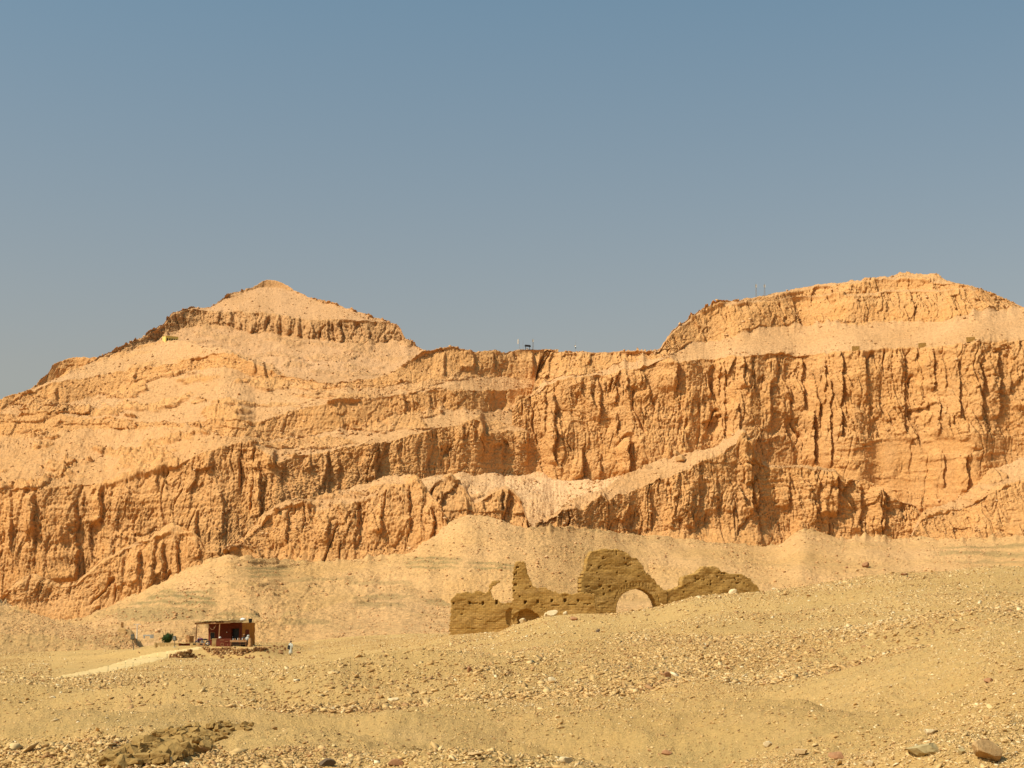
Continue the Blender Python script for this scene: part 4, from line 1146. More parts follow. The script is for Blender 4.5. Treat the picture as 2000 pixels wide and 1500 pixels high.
# sales table with small figures
tb = thing("sales_table", "wooden souvenir table with a plank top at the right end of the terrace", "table", local(1.55, -2.6, 0), -R(3))
b = MB(); b.box((0, 0, .72), (1.95, .7, .07)); b.box((0, -.34, .6), (1.95, .04, .16)); b.build("tabletop", M_PLANK, tb)
for x in (-.9, .9):
    for y in (-.28, .28):
        b = MB(); b.box((x, y, .345), (.08, .08, .69)); b.build("leg", M_WOOD, tb)
b = MB(); b.box((0, -.1, .3), (1.8, .4, .04)); b.build("shelf", M_WOOD, tb)
for k in range(9):
    b = MB(); h = .16 + .1 * rg.random()
    b.lathe([(.05, 0), (.06, .02), (.035, h * .4), (.05, h * .65), (.03, h * .8), (.042, h * .92), (.01, h)], n=8)
    loose(b, "figurine", M_PLANK if k % 3 else M_WHITE, "small carved figurine standing in the row on the souvenir table", "figurine", local(.75 + k * .2, -2.6 + .12 * math.sin(k * 2.3), .755), smooth=True, group="figurines on the souvenir table")
b = MB(); b.box((0, 0, .45), (.5, .6, 1.3), taper=.55); b.rough(.06, .4, 4, 12)
loose(b, "rubble_buttress", M_WALLST, "sloping rubble buttress closing the right end of the terrace beside the table", "buttress", local(2.85, -2.2, -.1))
b = MB(); b.ball((0, 0, .35), .34, (.9, .8, 1.1), 2); b.rough(.08, .3, 0, 4); b.ball((.05, 0, .75), .16, (1, .9, 1), 2)
loose(b, "bundle", M_CONC, "grey lumpy cloth bundle beside the seated person", "bundle", local(2.05, -1.5, .45), smooth=True)

# stones laid dry in a retaining wall
def stone_wall(name, label, pts, h0, h1, seed, thick=.5, stone=.26):
    """pts: world (x, y); each wall is one thing, its stones stay in its mesh"""
    rgs = random.Random(seed)
    root = thing(name, label, "stone wall", (pts[0][0], pts[0][1], h0))
    bm = bmesh.new()
    tones = []
    L = [0]
    for a, c in zip(pts, pts[1:]):
        L.append(L[-1] + math.hypot(c[0] - a[0], c[1] - a[1]))
    z = h0 - .25
    while z < h1:
        s = rgs.uniform(0, .2)
        hh = rgs.uniform(.14, .24)
        while s < L[-1]:
            w = rgs.uniform(.18, .42)
            i = max(k for k in range(len(L)) if L[k] <= s)
            i = min(i, len(pts) - 2)
            t = (s - L[i]) / (L[i + 1] - L[i])
            x, y = pts[i][0] * (1 - t) + pts[i + 1][0] * t, pts[i][1] * (1 - t) + pts[i + 1][1] * t
            top = h1 - .12 * (1 + math.sin(s * 1.7 + seed)) - (.45 if s < .8 or s > L[-1] - .5 else 0)
            if z < top:
                b2 = bmesh.ops.create_icosphere(bm, subdivisions=1, radius=1)['verts']
                lean = (z - h0) * .22
                M_ = Matrix.Translation((x - root.location.x + rgs.uniform(-.03, .03), y - root.location.y + lean + rgs.uniform(-.07, .07), z - h0 + hh / 2)) @ Matrix.Rotation(rgs.uniform(-.3, .3), 4, 'Y') @ Matrix.Rotation(rgs.uniform(0, 3), 4, 'Z') @ Matrix.Diagonal((w * .62, rgs.uniform(.2, .3), hh * .66, 1))
                for v in b2:
                    v.co = M_ @ (v.co * rgs.uniform(.72, 1.08))
                tones += [rgs.random()] * len(b2)
            s += w * .92
        z += hh * .86
    me = bpy.data.meshes.new("stonework")
    bm.to_mesh(me); bm.free()
    me.attributes.new("tone", 'FLOAT', 'POINT').data.foreach_set('value', np.array(tones, np.float32))
    me.materials.append(M_DRYSTONE)
    o = bpy.data.objects.new("stonework", me); COL.objects.link(o); o.parent = root
    return root
wx = lambda u, Y: float(ray(u, 1265)[0]) * Y
stone_wall("retaining_wall", "long dry stone retaining wall holding up the terrace under the hut", [(wx(384, 190.5), 190.5), (wx(430, 188.6), 188.6), (wx(470, 188.0), 188.0), (wx(512, 188.8), 188.8), (wx(523, 191.5), 191.5)], TZ - 1.25, TZ + .05, 3)
stone_wall("retaining_wall", "short low dry stone wall beside the path, left of the terrace wall", [(wx(332, 186.5), 186.5), (wx(352, 186.0), 186.0), (wx(380, 188.5), 188.5)], TZ - 1.15, TZ - .25, 5)
for k in range(60):
    u, v = (rg.uniform(520, 556), rg.uniform(1262, 1278)) if k < 26 else (rg.uniform(375, 530), rg.uniform(1279, 1288))
    rock("wall_stone", "loose tan stone strewn along the foot of the terrace wall", "stone", u, v, rg.uniform(3, 8), rg.uniform(2, 4.5), M_WALLST, 600 + k, group="stones strewn along the terrace wall")

# the parapet with triangular openings, and the mud bench beside it
def pane_wall(name, mat, length, height, thick, tri, parent):
    b = MB()
    xs = [0]
    for t in tri:
        xs += [t - .13, t, t + .13]
    xs.append(length)
    b.box((length / 2, 0, -.15), (length, thick, .7))
    b.box((length / 2, 0, height - .06), (length, thick, .12))
    last = 0.0
    z0, z1 = .2, height - .12
    for t in tri:
        for sx in (-1, 1):
            pass
    edges = []
    for t in tri:
        edges.append((t - .2, t + .2))
    x = 0.0
    for (a, c) in edges + [(length, length)]:
        # web between openings, leaning sides so the openings read as triangles
        q0, q1 = (x, a)
        top0, top1 = (x - (.18 if x else 0), a + (.18 if a < length else 0))
        v = []
        for y in (-thick / 2 + .004, thick / 2 - .004):
            v += [b.bm.verts.new((q0, y, z0)), b.bm.verts.new((q1, y, z0)), b.bm.verts.new((top1, y, z1)), b.bm.verts.new((top0, y, z1))]
        for f in ((0, 1, 2, 3), (7, 6, 5, 4), (0, 4, 5, 1), (1, 5, 6, 2), (2, 6, 7, 3), (3, 7, 4, 0)):
            b.bm.faces.new([v[i] for i in f])
        x = c
    return b.build(name, mat, parent)
PZ = TZ - .35
p0 = Vector((wx(303, 199), 199, 0)); p0.z = TZ - .55
pr = thing("parapet", "low sandy parapet pierced by triangular openings, below the green bush", "parapet", p0, R(4))
pane_wall("pierced_panel", M_PALEWALL, 2.75, .85, .25, [.45, 1.2, 1.6, 2.0, 2.4], pr)
b = MB(); b.box((.0, -.02, .1), (.16, .34, 1.6)); b.rough(.02, .4, 3, 3); b.build("end_pier", M_PALEWALL, pr)
bn = thing("mud_bench", "dark red mud bench with a hollow seat front, right of the pierced parapet", "bench", Vector((wx(360, 197.5), 197.5, TZ - .35)), R(8))
b = MB(); b.box((-.5, 0, .22), (.3, .6, .8)); b.box((.42, 0, .22), (.45, .6, .8)); b.box((-.1, .1, .2), (.6, .38, .75)); b.rough(.02, .4, 2, 5); b.build("body", M_REDSHADE, bn)
b = MB(); b.box((-.04, -.02, .66), (1.42, .7, .08)); b.build("seat", M_PALEWALL, bn)

# pillar, low wall, lamps, barrier and bush behind the path
o = thing("brick_pillar", "short brown brick pillar with a lit left face, standing behind the mud bench", "pillar", Vector((wx(370, 206), 206, TZ - .3)), R(-32))
b = MB(); b.box((0, 0, .55), (.62, .8, 1.5)); b.rough(.02, .3, 5, 6); b.build("shaft", M_WALLST, o)
b = MB(); b.box((0, 0, .02), (1.1, .3, .5)); b.rough(.05, .4, 5, 7)
loose(b, "mud_wall", M_MUD, "low brown mud wall stub just right of the green bush", "wall", Vector((wx(348, 222), 222, floor_z(wx(348, 222), 222) + .25)), R(5))

def bush(u, v, Y, r, seed):
    g = Vector((wx(u, Y), Y, floor_z(wx(u, Y), Y)))
    root = thing("green_bush", "round dark green bush growing behind the pierced parapet", "bush", g)
    b = MB()
    for k in range(7):
        a = k * .9
        b.tube([(0, 0, -.1), (.12 * math.cos(a), .12 * math.sin(a), .4), (.5 * math.cos(a), .5 * math.sin(a), 1.1), (.75 * math.cos(a), .7 * math.sin(a), 1.5 + .1 * k)], [.06, .045, .03, .012], 6)
    b.build("stem", M_BARK, root)
    rgn = np.random.default_rng(seed)
    n = 2600
    d = rgn.normal(size=(n, 3)); d /= np.linalg.norm(d, axis=1)[:, None]
    lob = 0.82 + 0.3 * perlin(d[:, 0] * 2.2 + d[:, 2] * 1.3, d[:, 1] * 2.2 + d[:, 2], 4)
    rr = r * lob * rgn.uniform(.2, 1.15, n) ** .55
    c = d * rr[:, None] * np.array([1.0, .95, .92])
    c[:, 0] += c[:, 2] * .18
    c[:, 2] += r * .95 + .25
    t1 = rgn.normal(size=(n, 3)); t1 /= np.linalg.norm(t1, axis=1)[:, None]
    t2 = np.cross(t1, d); t2 /= np.linalg.norm(t2, axis=1)[:, None] + 1e-6
    s = rgn.uniform(.035, .075, n)[:, None]
    V_ = np.stack([c - t1 * s * 1.6, c + t2 * s * .6, c + t1 * s * 1.6, c - t2 * s * .6], 1).reshape(-1, 3)
    me = bpy.data.meshes.new("foliage")
    me.from_pydata(V_.tolist(), [], np.arange(4 * n).reshape(-1, 4).tolist())
    me.materials.append(M_LEAF)
    f = bpy.data.objects.new("foliage", me); COL.objects.link(f); f.parent = root
bush(327, 1254, 205, .74, 5)

def floodlight(name, label, u, v, Y, h, head, yaw, lean):
    x = wx(u, Y)
    root = thing(name, label, "floodlight", Vector((x, Y, floor_z(x, Y) - .02)), yaw)
    b = MB(); b.box((0, 0, .03), (.3, .3, .08)); b.build("base_plate", M_CONC, root)
    b = MB(); b.tube([(0, 0, 0), (-lean * .5, 0, h * .5), (-lean, 0, h)], [.045, .04, .035], 8); b.build("pole", M_LAMP, root)
    b = MB(); b.box((-lean, 0, h + head * .55), (head * .9, .3, head * 1.1), (.25, 0, 0), .2); b.box((-lean, .19, h + head * .6), (head * .5, .12, head * .6), (.25, 0, 0))
    hd = b.build("lamp_head", M_LAMP, root)
    b = MB(); b.box((-lean, -.16, h + head * .52), (head * .7, .02, head * .82), (.25, 0, 0)); b.build("glass", M_GLASS, hd)
floodlight("floodlight", "dark floodlight head on a leaning pole, standing alone left of the path", 261.5, 1277, 199, 1.3, .52, R(12), .2)
floodlight("floodlight", "square floodlight box on a short pole beside the pierced parapet and stone wall", 341.5, 1271, 190.5, .78, .44, R(-10), .05)

def t_lamp(u, v0, v1, Y):
    p = at(u, v1, Y)
    root = thing("lamp_post", "thin pale lamp post with two arms far behind the floodlight", "lamp post", p)
    h = (v1 - v0) * Y / FPX
    b = MB(); b.tube([(0, 0, -1.5), (0, 0, h * .6), (0, 0, h)], [.09, .07, .05], 8); b.build("pole", M_WHITE, root)
    for s in (-1, 1):
        b = MB(); b.tube([(0, 0, h - .12), (s * .28, 0, h - .05), (s * .42, 0, h - .04)], .03, 6); ar = b.build("arm", M_WHITE, root)
        b = MB(); b.box((s * .5, 0, h - .07), (.24, .14, .1)); b.build("lamp_head", M_CONC, ar)
t_lamp(267.5, 1219, 1241, 275)
b = MB(); b.box((0, 0, .16), (1.35, .4, .2)); b.box((-.5, 0, -.1), (.2, .36, .4)); b.box((.5, 0, -.1), (.2, .36, .4)); b.rough(.015, .6, 2, 4)
loose(b, "concrete_barrier", M_CONC, "long low grey concrete barrier beside the pale lamp post", "barrier", at(288, 1243, 262), 0)
b = MB(); b.box((0, 0, .1), (.4, .4, .6)); b.rough(.02, .3, 3, 6)
loose(b, "concrete_block", M_CONC, "squat grey concrete block at the right end of the barrier", "block", at(297.5, 1244, 262), .2)
b = MB(); b.box((0, 0, .35), (.55, .55, 1.5), taper=.1); b.rough(.04, .3, 4, 7)
loose(b, "stone_pillar", M_WALLST, "small dark stone pillar far left behind the lamp post", "pillar", at(238.5, 1226, 330), .3)

# crates in front of the motorcycle
for k, (x, w, m, c) in enumerate(((-4.3, .95, M_PALEWALL, "left, sandy one with a dark handhold"), (-3.3, .8, M_PLANK, "right, brown one"))):
    root = thing("wooden_crate", "low crate in front of the parked motorcycle, " + c, "crate", local(x, -3.1, 0), -R(5) * k, "crates in front of the motorcycle")
    b = MB(); b.box((0, 0, .05), (w, .4, .05)); b.box((0, -.19, .22), (w, .03, .35)); b.box((0, .19, .22), (w, .03, .35)); b.box((-w / 2 + .02, 0, .22), (.035, .35, .35)); b.box((w / 2 - .02, 0, .22), (.035, .35, .35)); b.build("box_body", m, root)
    b = MB(); b.box((0, -.215, .25), (.34, .012, .15)); b.build("handhold", M_BLACK, root)

# ------------------------------------------------------------------ motorcycle
MO = thing("motorcycle", "purple and black motorcycle parked under the hut porch", "motorcycle", local(-3.75, -2.3, 0), R(-6))
def wheel(x):
    b = MB(); b.torus((x, 0, .31), .25, .055, 22, 8); ty = b.build("tyre", M_RUBBER, MO, True); ty.name = "wheel"
    b = MB(); b.torus((x, 0, .31), .19, .018, 20, 6); b.lathe([(.05, -.06), (.05, .06)], (x, 0, .31), 10, 'Y')
    for k in range(9):
        a = k * 2 * math.pi / 9
        b.tube([(x, 0, .31), (x + .19 * math.cos(a), 0, .31 + .19 * math.sin(a))], .007, 4)
    b.build("rim", M_STEEL, ty)
wheel(-.66); wheel(.62)
b = MB()
b.tube([(-.45, 0, .8), (-.1, 0, .72), (.25, 0, .7), (.55, 0, .72)], .028, 6); b.tube([(-.45, 0, .78), (-.2, 0, .3), (.2, 0, .28), (.62, 0, .31)], .026, 6); b.tube([(.25, 0, .7), (.2, 0, .28)], .024, 6)
b.build("frame", M_BLACK, MO)
b = MB(); b.box((-.02, 0, .42), (.3, .22, .26)); b.lathe([(.1, 0), (.11, .1), (.1, .22)], (-.05, 0, .5), 10); b.build("engine", M_STEEL, MO)
b = MB(); b.ball((-.18, 0, .8), .2, (1.35, .62, .72), 2); b.build("fuel_tank", M_PURPLE, MO, True)
b = MB(); b.ball((.32, 0, .8), .2, (1.9, .72, .36), 2); b.build("seat", M_BLACK, MO, True)
b = MB(); b.tube([(-.46, .07, .92), (-.66, .07, .31)], .026, 6); b.tube([(-.46, -.07, .92), (-.66, -.07, .31)], .026, 6); b.build("fork", M_STEEL, MO)
hb = MB(); hb.tube([(-.3, .36, 1.04), (-.42, .2, 1.02), (-.46, 0, .96), (-.42, -.2, 1.02), (-.3, -.36, 1.04)], .018, 6); hb = hb.build("handlebar", M_STEEL, MO)
for s in (-1, 1):
    b = MB(); b.tube([(-.4, s * .25, 1.03), (-.46, s * .3, 1.22)], .008, 4); b.ball((-.47, s * .31, 1.25), .06, (.4, 1, .7), 1); b.build("mirror", M_STEEL, hb)
b = MB(); b.lathe([(.04, .12), (.09, .05), (.1, 0), (.02, -.01)], (-.56, 0, .88), 12, 'X'); b.build("headlight", M_GLASS, MO, True)
b = MB(); b.ball((-.55, 0, .72), .17, (.7, .8, 1.2), 2); b.build("fairing", M_PURPLE, MO, True)
b = MB(); b.tube([(-.05, -.12, .32), (.2, -.15, .24), (.7, -.16, .32)], [.025, .03, .045], 8); b.build("exhaust", M_STEEL, MO)
for (x, a0, a1) in ((-.66, .3, 2.6), (.62, .2, 2.4)):
    b = MB(); pts = [(x + .33 * math.cos(a0 + (a1 - a0) * i / 8), 0, .31 + .33 * math.sin(a0 + (a1 - a0) * i / 8)) for i in range(9)]
    b.tube(pts, .035, 6); b.build("mudguard", M_PURPLE, MO)
b = MB(); b.box((.72, 0, .74), (.1, .16, .1)); b.build("tail_light", M_ST_RED, MO)

# ------------------------------------------------------------------ people
def skin_body(name, joints, edges, parent, mat, root=0):
    me = bpy.data.meshes.new(name)
    me.from_pydata([j[:3] for j in joints], edges, [])
    o = bpy.data.objects.new(name, me)
    COL.objects.link(o)
    o.parent = parent
    m = o.modifiers.new("skin", 'SKIN')
    m.use_smooth_shade = True
    for k, sv in enumerate(me.skin_vertices[0].data):
        r = joints[k][3]
        sv.radius = r if isinstance(r, tuple) else (r, r)
        sv.use_root = (k == root)
    s = o.modifiers.new("round", 'SUBSURF')
    s.levels = s.render_levels = 2
    me.materials.append(mat)
    return o

def hand(J, E, wrist, d, side):
    """palm, four unequal curled fingers and a thumb growing from the wrist joint"""
    d = Vector(d).normalized()
    ac = d.cross(Vector((1, 0, 0))).normalized() if abs(d.x) < .9 else Vector((0, 1, 0))
    inw = d.cross(ac).normalized()
    w = Vector(J[wrist][:3])
    J.append((*(w + d * .07), .024)); palm = len(J) - 1; E.append((wrist, palm))
    for k, ln in enumerate((.066, .078, .072, .055)):
        q = w + d * .085 + ac * (.03 - .02 * k)
        J.append((*q, .0105)); a = len(J) - 1; E.append((palm, a))
        J.append((*(q + d * ln * .55 + inw * .008), .009)); J.append((*(q + d * ln * .85 + inw * .03), .008))
        E += [(a, a + 1), (a + 1, a + 2)]
    q = w + d * .035 + ac * .035
    J.append((*q, .011)); a = len(J) - 1; E.append((wrist, a))
    J.append((*(q + d * .035 + ac * .018 + inw * .012), .0095)); E.append((a, a + 1))

def head_mesh(name, c, yaw, parent, mat):
    b = MB()
    b.ball((0, 0, 0), .105, (.82, .98, 1.14), 3)
    b.ball((0, -.03, -.07), .07, (.85, .9, .75), 2)                      # jaw
    b.ball((0, -.112, -.015), .02, (.75, 1.1, 1.4), 2)                   # nose
    b.ball((0, -.098, -.062), .02, (1.5, .5, .45), 2)                    # mouth
    for s in (-1, 1):
        b.ball((s * .088, .005, -.01), .026, (.4, .8, 1.2), 2)           # ear
        b.ball((s * .035, -.094, .012), .013, (1.2, .6, .7), 1)          # eye
    o = b.build(name, mat, parent, True)
    o.location, o.rotation_euler = c, (0, 0, yaw)
    return o

pp = at(567.5, 1282, 196)
pp.z = floor_z(pp.x, pp.y)
PER = thing("person", "person in a long pale robe walking right of the hut, dark bag at the hip", "person", pp, R(-35))
J = [(0, 0, .92, (.13, .10)), (0, 0, 1.12, (.12, .09)), (0, 0, 1.33, (.16, .10)), (0, -.01, 1.44, (.09, .07)), (0, -.015, 1.50, .05), (0, -.02, 1.56, .045)]
E = [(0, 1), (1, 2), (2, 3), (3, 4), (4, 5)]
def limb(start, pts):
    p = start
    for q in pts:
        J.append(q); E.append((p, len(J) - 1)); p = len(J) - 1
    return p
limb(0, [(.09, 0, .86, .085), (.10, -.10, .48, .058), (.10, -.12, .10, .042), (.10, -.24, .035, .034)])
limb(0, [(-.09, 0, .86, .085), (-.10, .02, .48, .058), (-.10, .16, .12, .042), (-.10, .05, .035, .034)])
wr = limb(2, [(.19, 0, 1.38, .058), (.25, .04, 1.12, .045), (.30, -.02, .88, .030)])
hand(J, E, wr, (.05, -.1, -1), 1)
wl = limb(2, [(-.19, 0, 1.38, .058), (-.26, .02, 1.12, .045), (-.24, -.10, .90, .030)])
hand(J, E, wl, (0, -.2, -1), -1)
body = skin_body("body", J, E, PER, M_SKIN)
head_mesh("head", (0, -.03, 1.635), 0, PER, M_SKIN)
b = MB(); b.ball((0, .012, 1.665), .118, (.9, 1.0, 1.0), 2); b.build("hair", M_HAIR, PER, True)
b = MB()                                                                  # robe: shoulder to shin, swung out by the stride
prof = [(.085, 1.47), (.17, 1.41), (.205, 1.33), (.195, 1.15), (.20, .95), (.22, .7), (.245, .45), (.27, .16), (.255, .16)]
b.lathe(prof[::-1], n=20, sx=1, sy=.72)
for s, w_ in ((1, [(.17, 0, 1.39), (.25, .04, 1.12), (.30, -.02, .90)]), (-1, [(-.17, 0, 1.39), (-.26, .02, 1.12), (-.245, -.09, .92)])):
    b.tube(w_, [.085, .075, .07], 10)
b.rough(.012, .12, 0, 7)
b.build("robe", M_ROBE, PER, True)
b = MB(); b.torus((0, -.01, 1.47), .085, .035, 14, 6); bm_ = b.bm
for v in bm_.verts:
    v.co = Vector((v.co.x, v.co.z - 1.47, v.co.y + 1.48))
b.build("scarf", M_WHITE, PER, True)
c, s = math.cos(R(-35)), math.sin(R(-35))
bag = MB(); bag.box((0, 0, .0), (.30, .16, .46), (0, .08, 0), .12); bag.tube([(-.1, 0, .22), (.0, .02, .45), (.12, .02, .5)], .018, 6); bag.rough(.02, .15, 2, 5)
loose(bag, "shoulder_bag", M_DARK, "black bag hanging at the side of the walking person", "bag", pp + Vector((-.21, -.06, .98)), R(-20))

sp = local(1.55, -1.55, 0)
SIT = thing("person", "seated person in dark clothes behind the souvenir table", "person", sp, R(-8))
J = [(0, 0, .52, (.16, .13)), (0, .02, .75, (.14, .11)), (0, .0, .98, (.18, .12)), (0, -.02, 1.09, (.1, .08)), (0, -.03, 1.14, .052), (0, -.04, 1.2, .045)]
E = [(0, 1), (1, 2), (2, 3), (3, 4), (4, 5)]
limb(0, [(.11, -.05, .5, .1), (.16, -.42, .5, .07), (.16, -.42, .1, .045), (.16, -.54, .03, .035)])
limb(0, [(-.11, -.05, .5, .1), (-.16, -.42, .5, .07), (-.16, -.42, .1, .045), (-.16, -.54, .03, .035)])
wr = limb(2, [(.21, 0, 1.03, .06), (.27, -.12, .8, .045), (.17, -.32, .66, .03)]); hand(J, E, wr, (-.5, -1, -.2), 1)
wl = limb(2, [(-.21, 0, 1.03, .06), (-.27, -.12, .8, .045), (-.17, -.32, .66, .03)]); hand(J, E, wl, (.5, -1, -.2), -1)
skin_body("body", J, E, SIT, M_SKIN)
head_mesh("head", (0, -.05, 1.3), R(15), SIT, M_SKIN)
b = MB(); b.torus((0, 0, 0), .09, .04, 16, 6); b.ball((0, .02, 0), .1, (.95, .6, .95), 2)
for v in b.bm.verts:
    v.co = Vector((v.co.x, v.co.z - .03, v.co.y + 1.36))
b.build("turban", M_ST_RED, SIT, True)
b = MB(); b.lathe([(.34, .0), (.33, .3), (.27, .52), (.21, .75), (.24, .95), (.2, 1.05), (.09, 1.13)], n=18, sx=1, sy=.8)
for s in (1, -1):
    b.tube([(s * .19, 0, 1.03), (s * .27, -.12, .8), (s * .18, -.3, .68)], [.085, .075, .06], 10)
b.tube([(.13, -.05, .5), (.16, -.45, .52), (.16, -.46, .12)], [.13, .11, .1], 10); b.tube([(-.13, -.05, .5), (-.16, -.45, .52), (-.16, -.46, .12)], [.13, .11, .1], 10)
b.rough(.014, .12, 0, 8)
b.build("robe", M_DARK, SIT, True)
st = thing("stool", "low wooden stool under the seated person in dark clothes", "stool", sp, R(-8))
b = MB(); b.box((0, .05, .36), (.42, .36, .05)); b.build("seat", M_WOOD, st)
for x in (-.17, .17):
    for y in (-.1, .2):
        b = MB(); b.box((x, y, .167), (.05, .05, .335)); b.build("leg", M_WOOD, st)

# ------------------------------------------------------------------ things on the hills
p = crest("left_hill", 322)
YB = thing("yellow_building", "small yellow flat roofed building on the knoll high on the left hillside", "building", p - Vector((0, 0, .6)), R(36))
b = MB(); b.box((4.0, 0, 1.75), (8.6, 5.0, 4.3)); b.rough(.03, 1.5, 2, 2); b.build("wall", M_YELLOW, YB)
b = MB(); b.box((4.0, 0, 3.98), (8.9, 5.3, .18)); b.build("roof", M_YELLOW, YB)
for k in range(5):
    b = MB(); b.box((1.0 + k * 1.55, -2.52, 1.6), (.9, .06, 1.9)); wn = b.build("window", M_BLACK, YB)
    b = MB(); b.box((1.0 + k * 1.55, -2.56, .6), (1.1, .14, .12)); b.build("sill", M_YELLOW, wn)
b = MB(); b.tube([(0, -2, 3.9), (0, -2, 6.0)], .08, 6); b.build("mast", M_STEEL, YB)

def mast(name, label, hill, u, h, kind, lean=0.0, group=None, v=None):
    p = look(u, v, hill) if v else crest(hill, u)
    root = thing(name, label, "mast", p - Vector((0, 0, .4)), 0, group)
    if kind == 'lattice':
        b = MB()
        for k in range(3):
            a = k * 2.094 + .4
            b.tube([(.55 * math.cos(a), .55 * math.sin(a), 0), (.16 * math.cos(a) + lean, .16 * math.sin(a), h)], .06, 4)
            for j in range(7):
                z0, z1 = h * j / 7, h * (j + 1) / 7
                r0, r1 = .55 - .39 * j / 7, .55 - .39 * (j + 1) / 7
                a2 = a + 2.094
                b.tube([(r0 * math.cos(a) + lean * j / 7, r0 * math.sin(a), z0), (r1 * math.cos(a2) + lean * (j + 1) / 7, r1 * math.sin(a2), z1)], .035, 4)
        b.build("lattice", M_STEEL, root)
        b = MB(); b.tube([(lean, 0, h * .9), (lean, 0, h * 1.12)], .05, 5); b.build("spike", M_STEEL, root)
        for s in (-1, 1):
            b = MB(); b.box((lean + s * .35, -.25, h * .86), (.3, .16, h * .22)); b.build("antenna_panel", M_WHITE if s > 0 else M_CONC, root)
    else:
        b = MB(); b.tube([(0, 0, 0), (lean * .5, 0, h * .5), (lean, 0, h)], [.11, .09, .06], 6); b.build("pole", M_STEEL, root)
        if kind == 'panel':
            b = MB(); b.box((lean - .45, -.1, h * .78), (.7, .25, h * .42)); b.build("antenna_panel", M_WHITE, root)
            b = MB(); b.tube([(lean - .3, 0, h * .8), (lean, 0, h * .8), (lean, 0, h * .7)], .05, 4); b.build("bracket", M_STEEL, root)
        if kind == 'dish':
            b = MB(); b.lathe([(.02, .12), (.4, 0), (.5, -.12), (.42, -.06), (.02, .06)], (lean - .3, -.2, h * .6), 12, 'Y'); b.build("dish", M_WHITE, root)
            b = MB(); b.box((lean, 0, h * .45), (.5, .4, .7)); b.build("control_box", M_LAMP, root)
            b = MB(); b.tube([(lean, 0, h * .95), (lean, 0, h * 1.15)], .04, 4); b.build("spike", M_STEEL, root)
    return root
mast("antenna_mast", "slim mast with one white panel antenna, leftmost on the middle saddle", "left_hill", 1015, 6.6, 'panel', -.7)
mast("antenna_mast", "bare thin mast just left of the small shelter on the saddle", "left_hill", 1022, 6.0, 'pole')
mast("antenna_mast", "open lattice mast right of the small shelter on the saddle", "left_hill", 1041, 6.4, 'lattice')
mast("antenna_mast", "lone mast with a white dish on the saddle, right of the shelter group", "great_cliff", 1124, 6.2, 'dish')
mast("antenna_mast", "left lattice mast with a white panel on the slope of the right hilltop", "great_cliff", 1478, 8.2, 'lattice')
mast("antenna_mast", "shorter right lattice mast on the slope of the right hilltop", "great_cliff", 1494, 7.2, 'lattice')
mast("wooden_pole", "thin leaning pole on the cliff edge left of the right hilltop", "great_cliff", 1246, 6.2, 'pole', -1.3, v=716)
p = crest("left_hill", 1030)
SH = thing("guard_shelter", "small dark open shelter with a slanting roof between the masts on the saddle", "shelter", p - Vector((0, 0, .3)), R(8))
for x in (-1.2, 1.2):
    for y in (-.8, .8):
        b = MB(); b.tube([(x, y, 0), (x, y, 2.2)], .1, 6); b.build("post", M_LAMP, SH)
b = MB(); b.box((.1, 0, 2.6), (3.7, 2.5, .9), (.32, .05, 0), .15); b.build("roof", M_DARK, SH)
b = MB(); b.box((-.2, 0, .55), (1.0, .8, 1.1)); b.rough(.02, .3, 2, 2); b.build("cabin", M_WHITE, SH)
for k, (u, v, w, lb) in enumerate(((1670, 684, 15, "lowest on the left, above the cliff edge"), (1801, 678, 15, "in the middle of the three, tilted a little"), (1896, 666.5, 17, "highest and farthest right of the three"))):
    p = look(u, v, "great_cliff")
    L_ = w * p.y / FPX
    b = MB(); b.box((0, 0, .8), (L_, .7, 2.6), (0, -.03 * k, 0)); b.rough(.12, .7, 5, 30 + k)
    loose(b, "stone_screen", M_MUD, "olive stone screen wall on the ledge, " + lb, "wall", p + Vector((0, -.6, 0)), -.05, group="stone screen walls on the sandy ledge")
rock("cliff_boulder", "rounded boulder wedged in a cleft of the great cliff", "boulder", 1397, 824, 15, 16, M_ST_RAMP, 81, sink=.1, hill="great_cliff")
rock("cliff_boulder", "big tan boulder resting on the sandy ramp below the great cliff", "boulder", 1331, 903, 24, 15, M_ST_RAMP, 82, sink=.15, hill="spur")
rock("cliff_boulder", "smaller pale boulder up the sandy ramp against the cliff", "boulder", 1321, 886, 17, 11, M_ST_RAMP, 83, sink=.15, hill="spur")
rock("talus_boulder", "reddish boulder alone on the sand slope above the stony hill", "boulder", 1689, 1108, 18, 11, M_ST_RED, 84, sink=.15, hill="talus")
rock("talus_boulder", "small tan boulder a little left of the reddish one on the sand slope", "boulder", 1654, 1110, 6, 4, M_ST_RED, 85, sink=.15, hill="talus")
rock("talus_boulder", "small pale boulder just below the reddish one on the sand slope", "boulder", 1674, 1116, 9, 5, M_ST_TAN, 86, sink=.15, hill="talus")
rock("talus_boulder", "tiny dark boulder on the slope right of the gateway top", "boulder", 1300, 1089, 5, 4, M_ST_RED, 87, sink=.15, hill="talus")

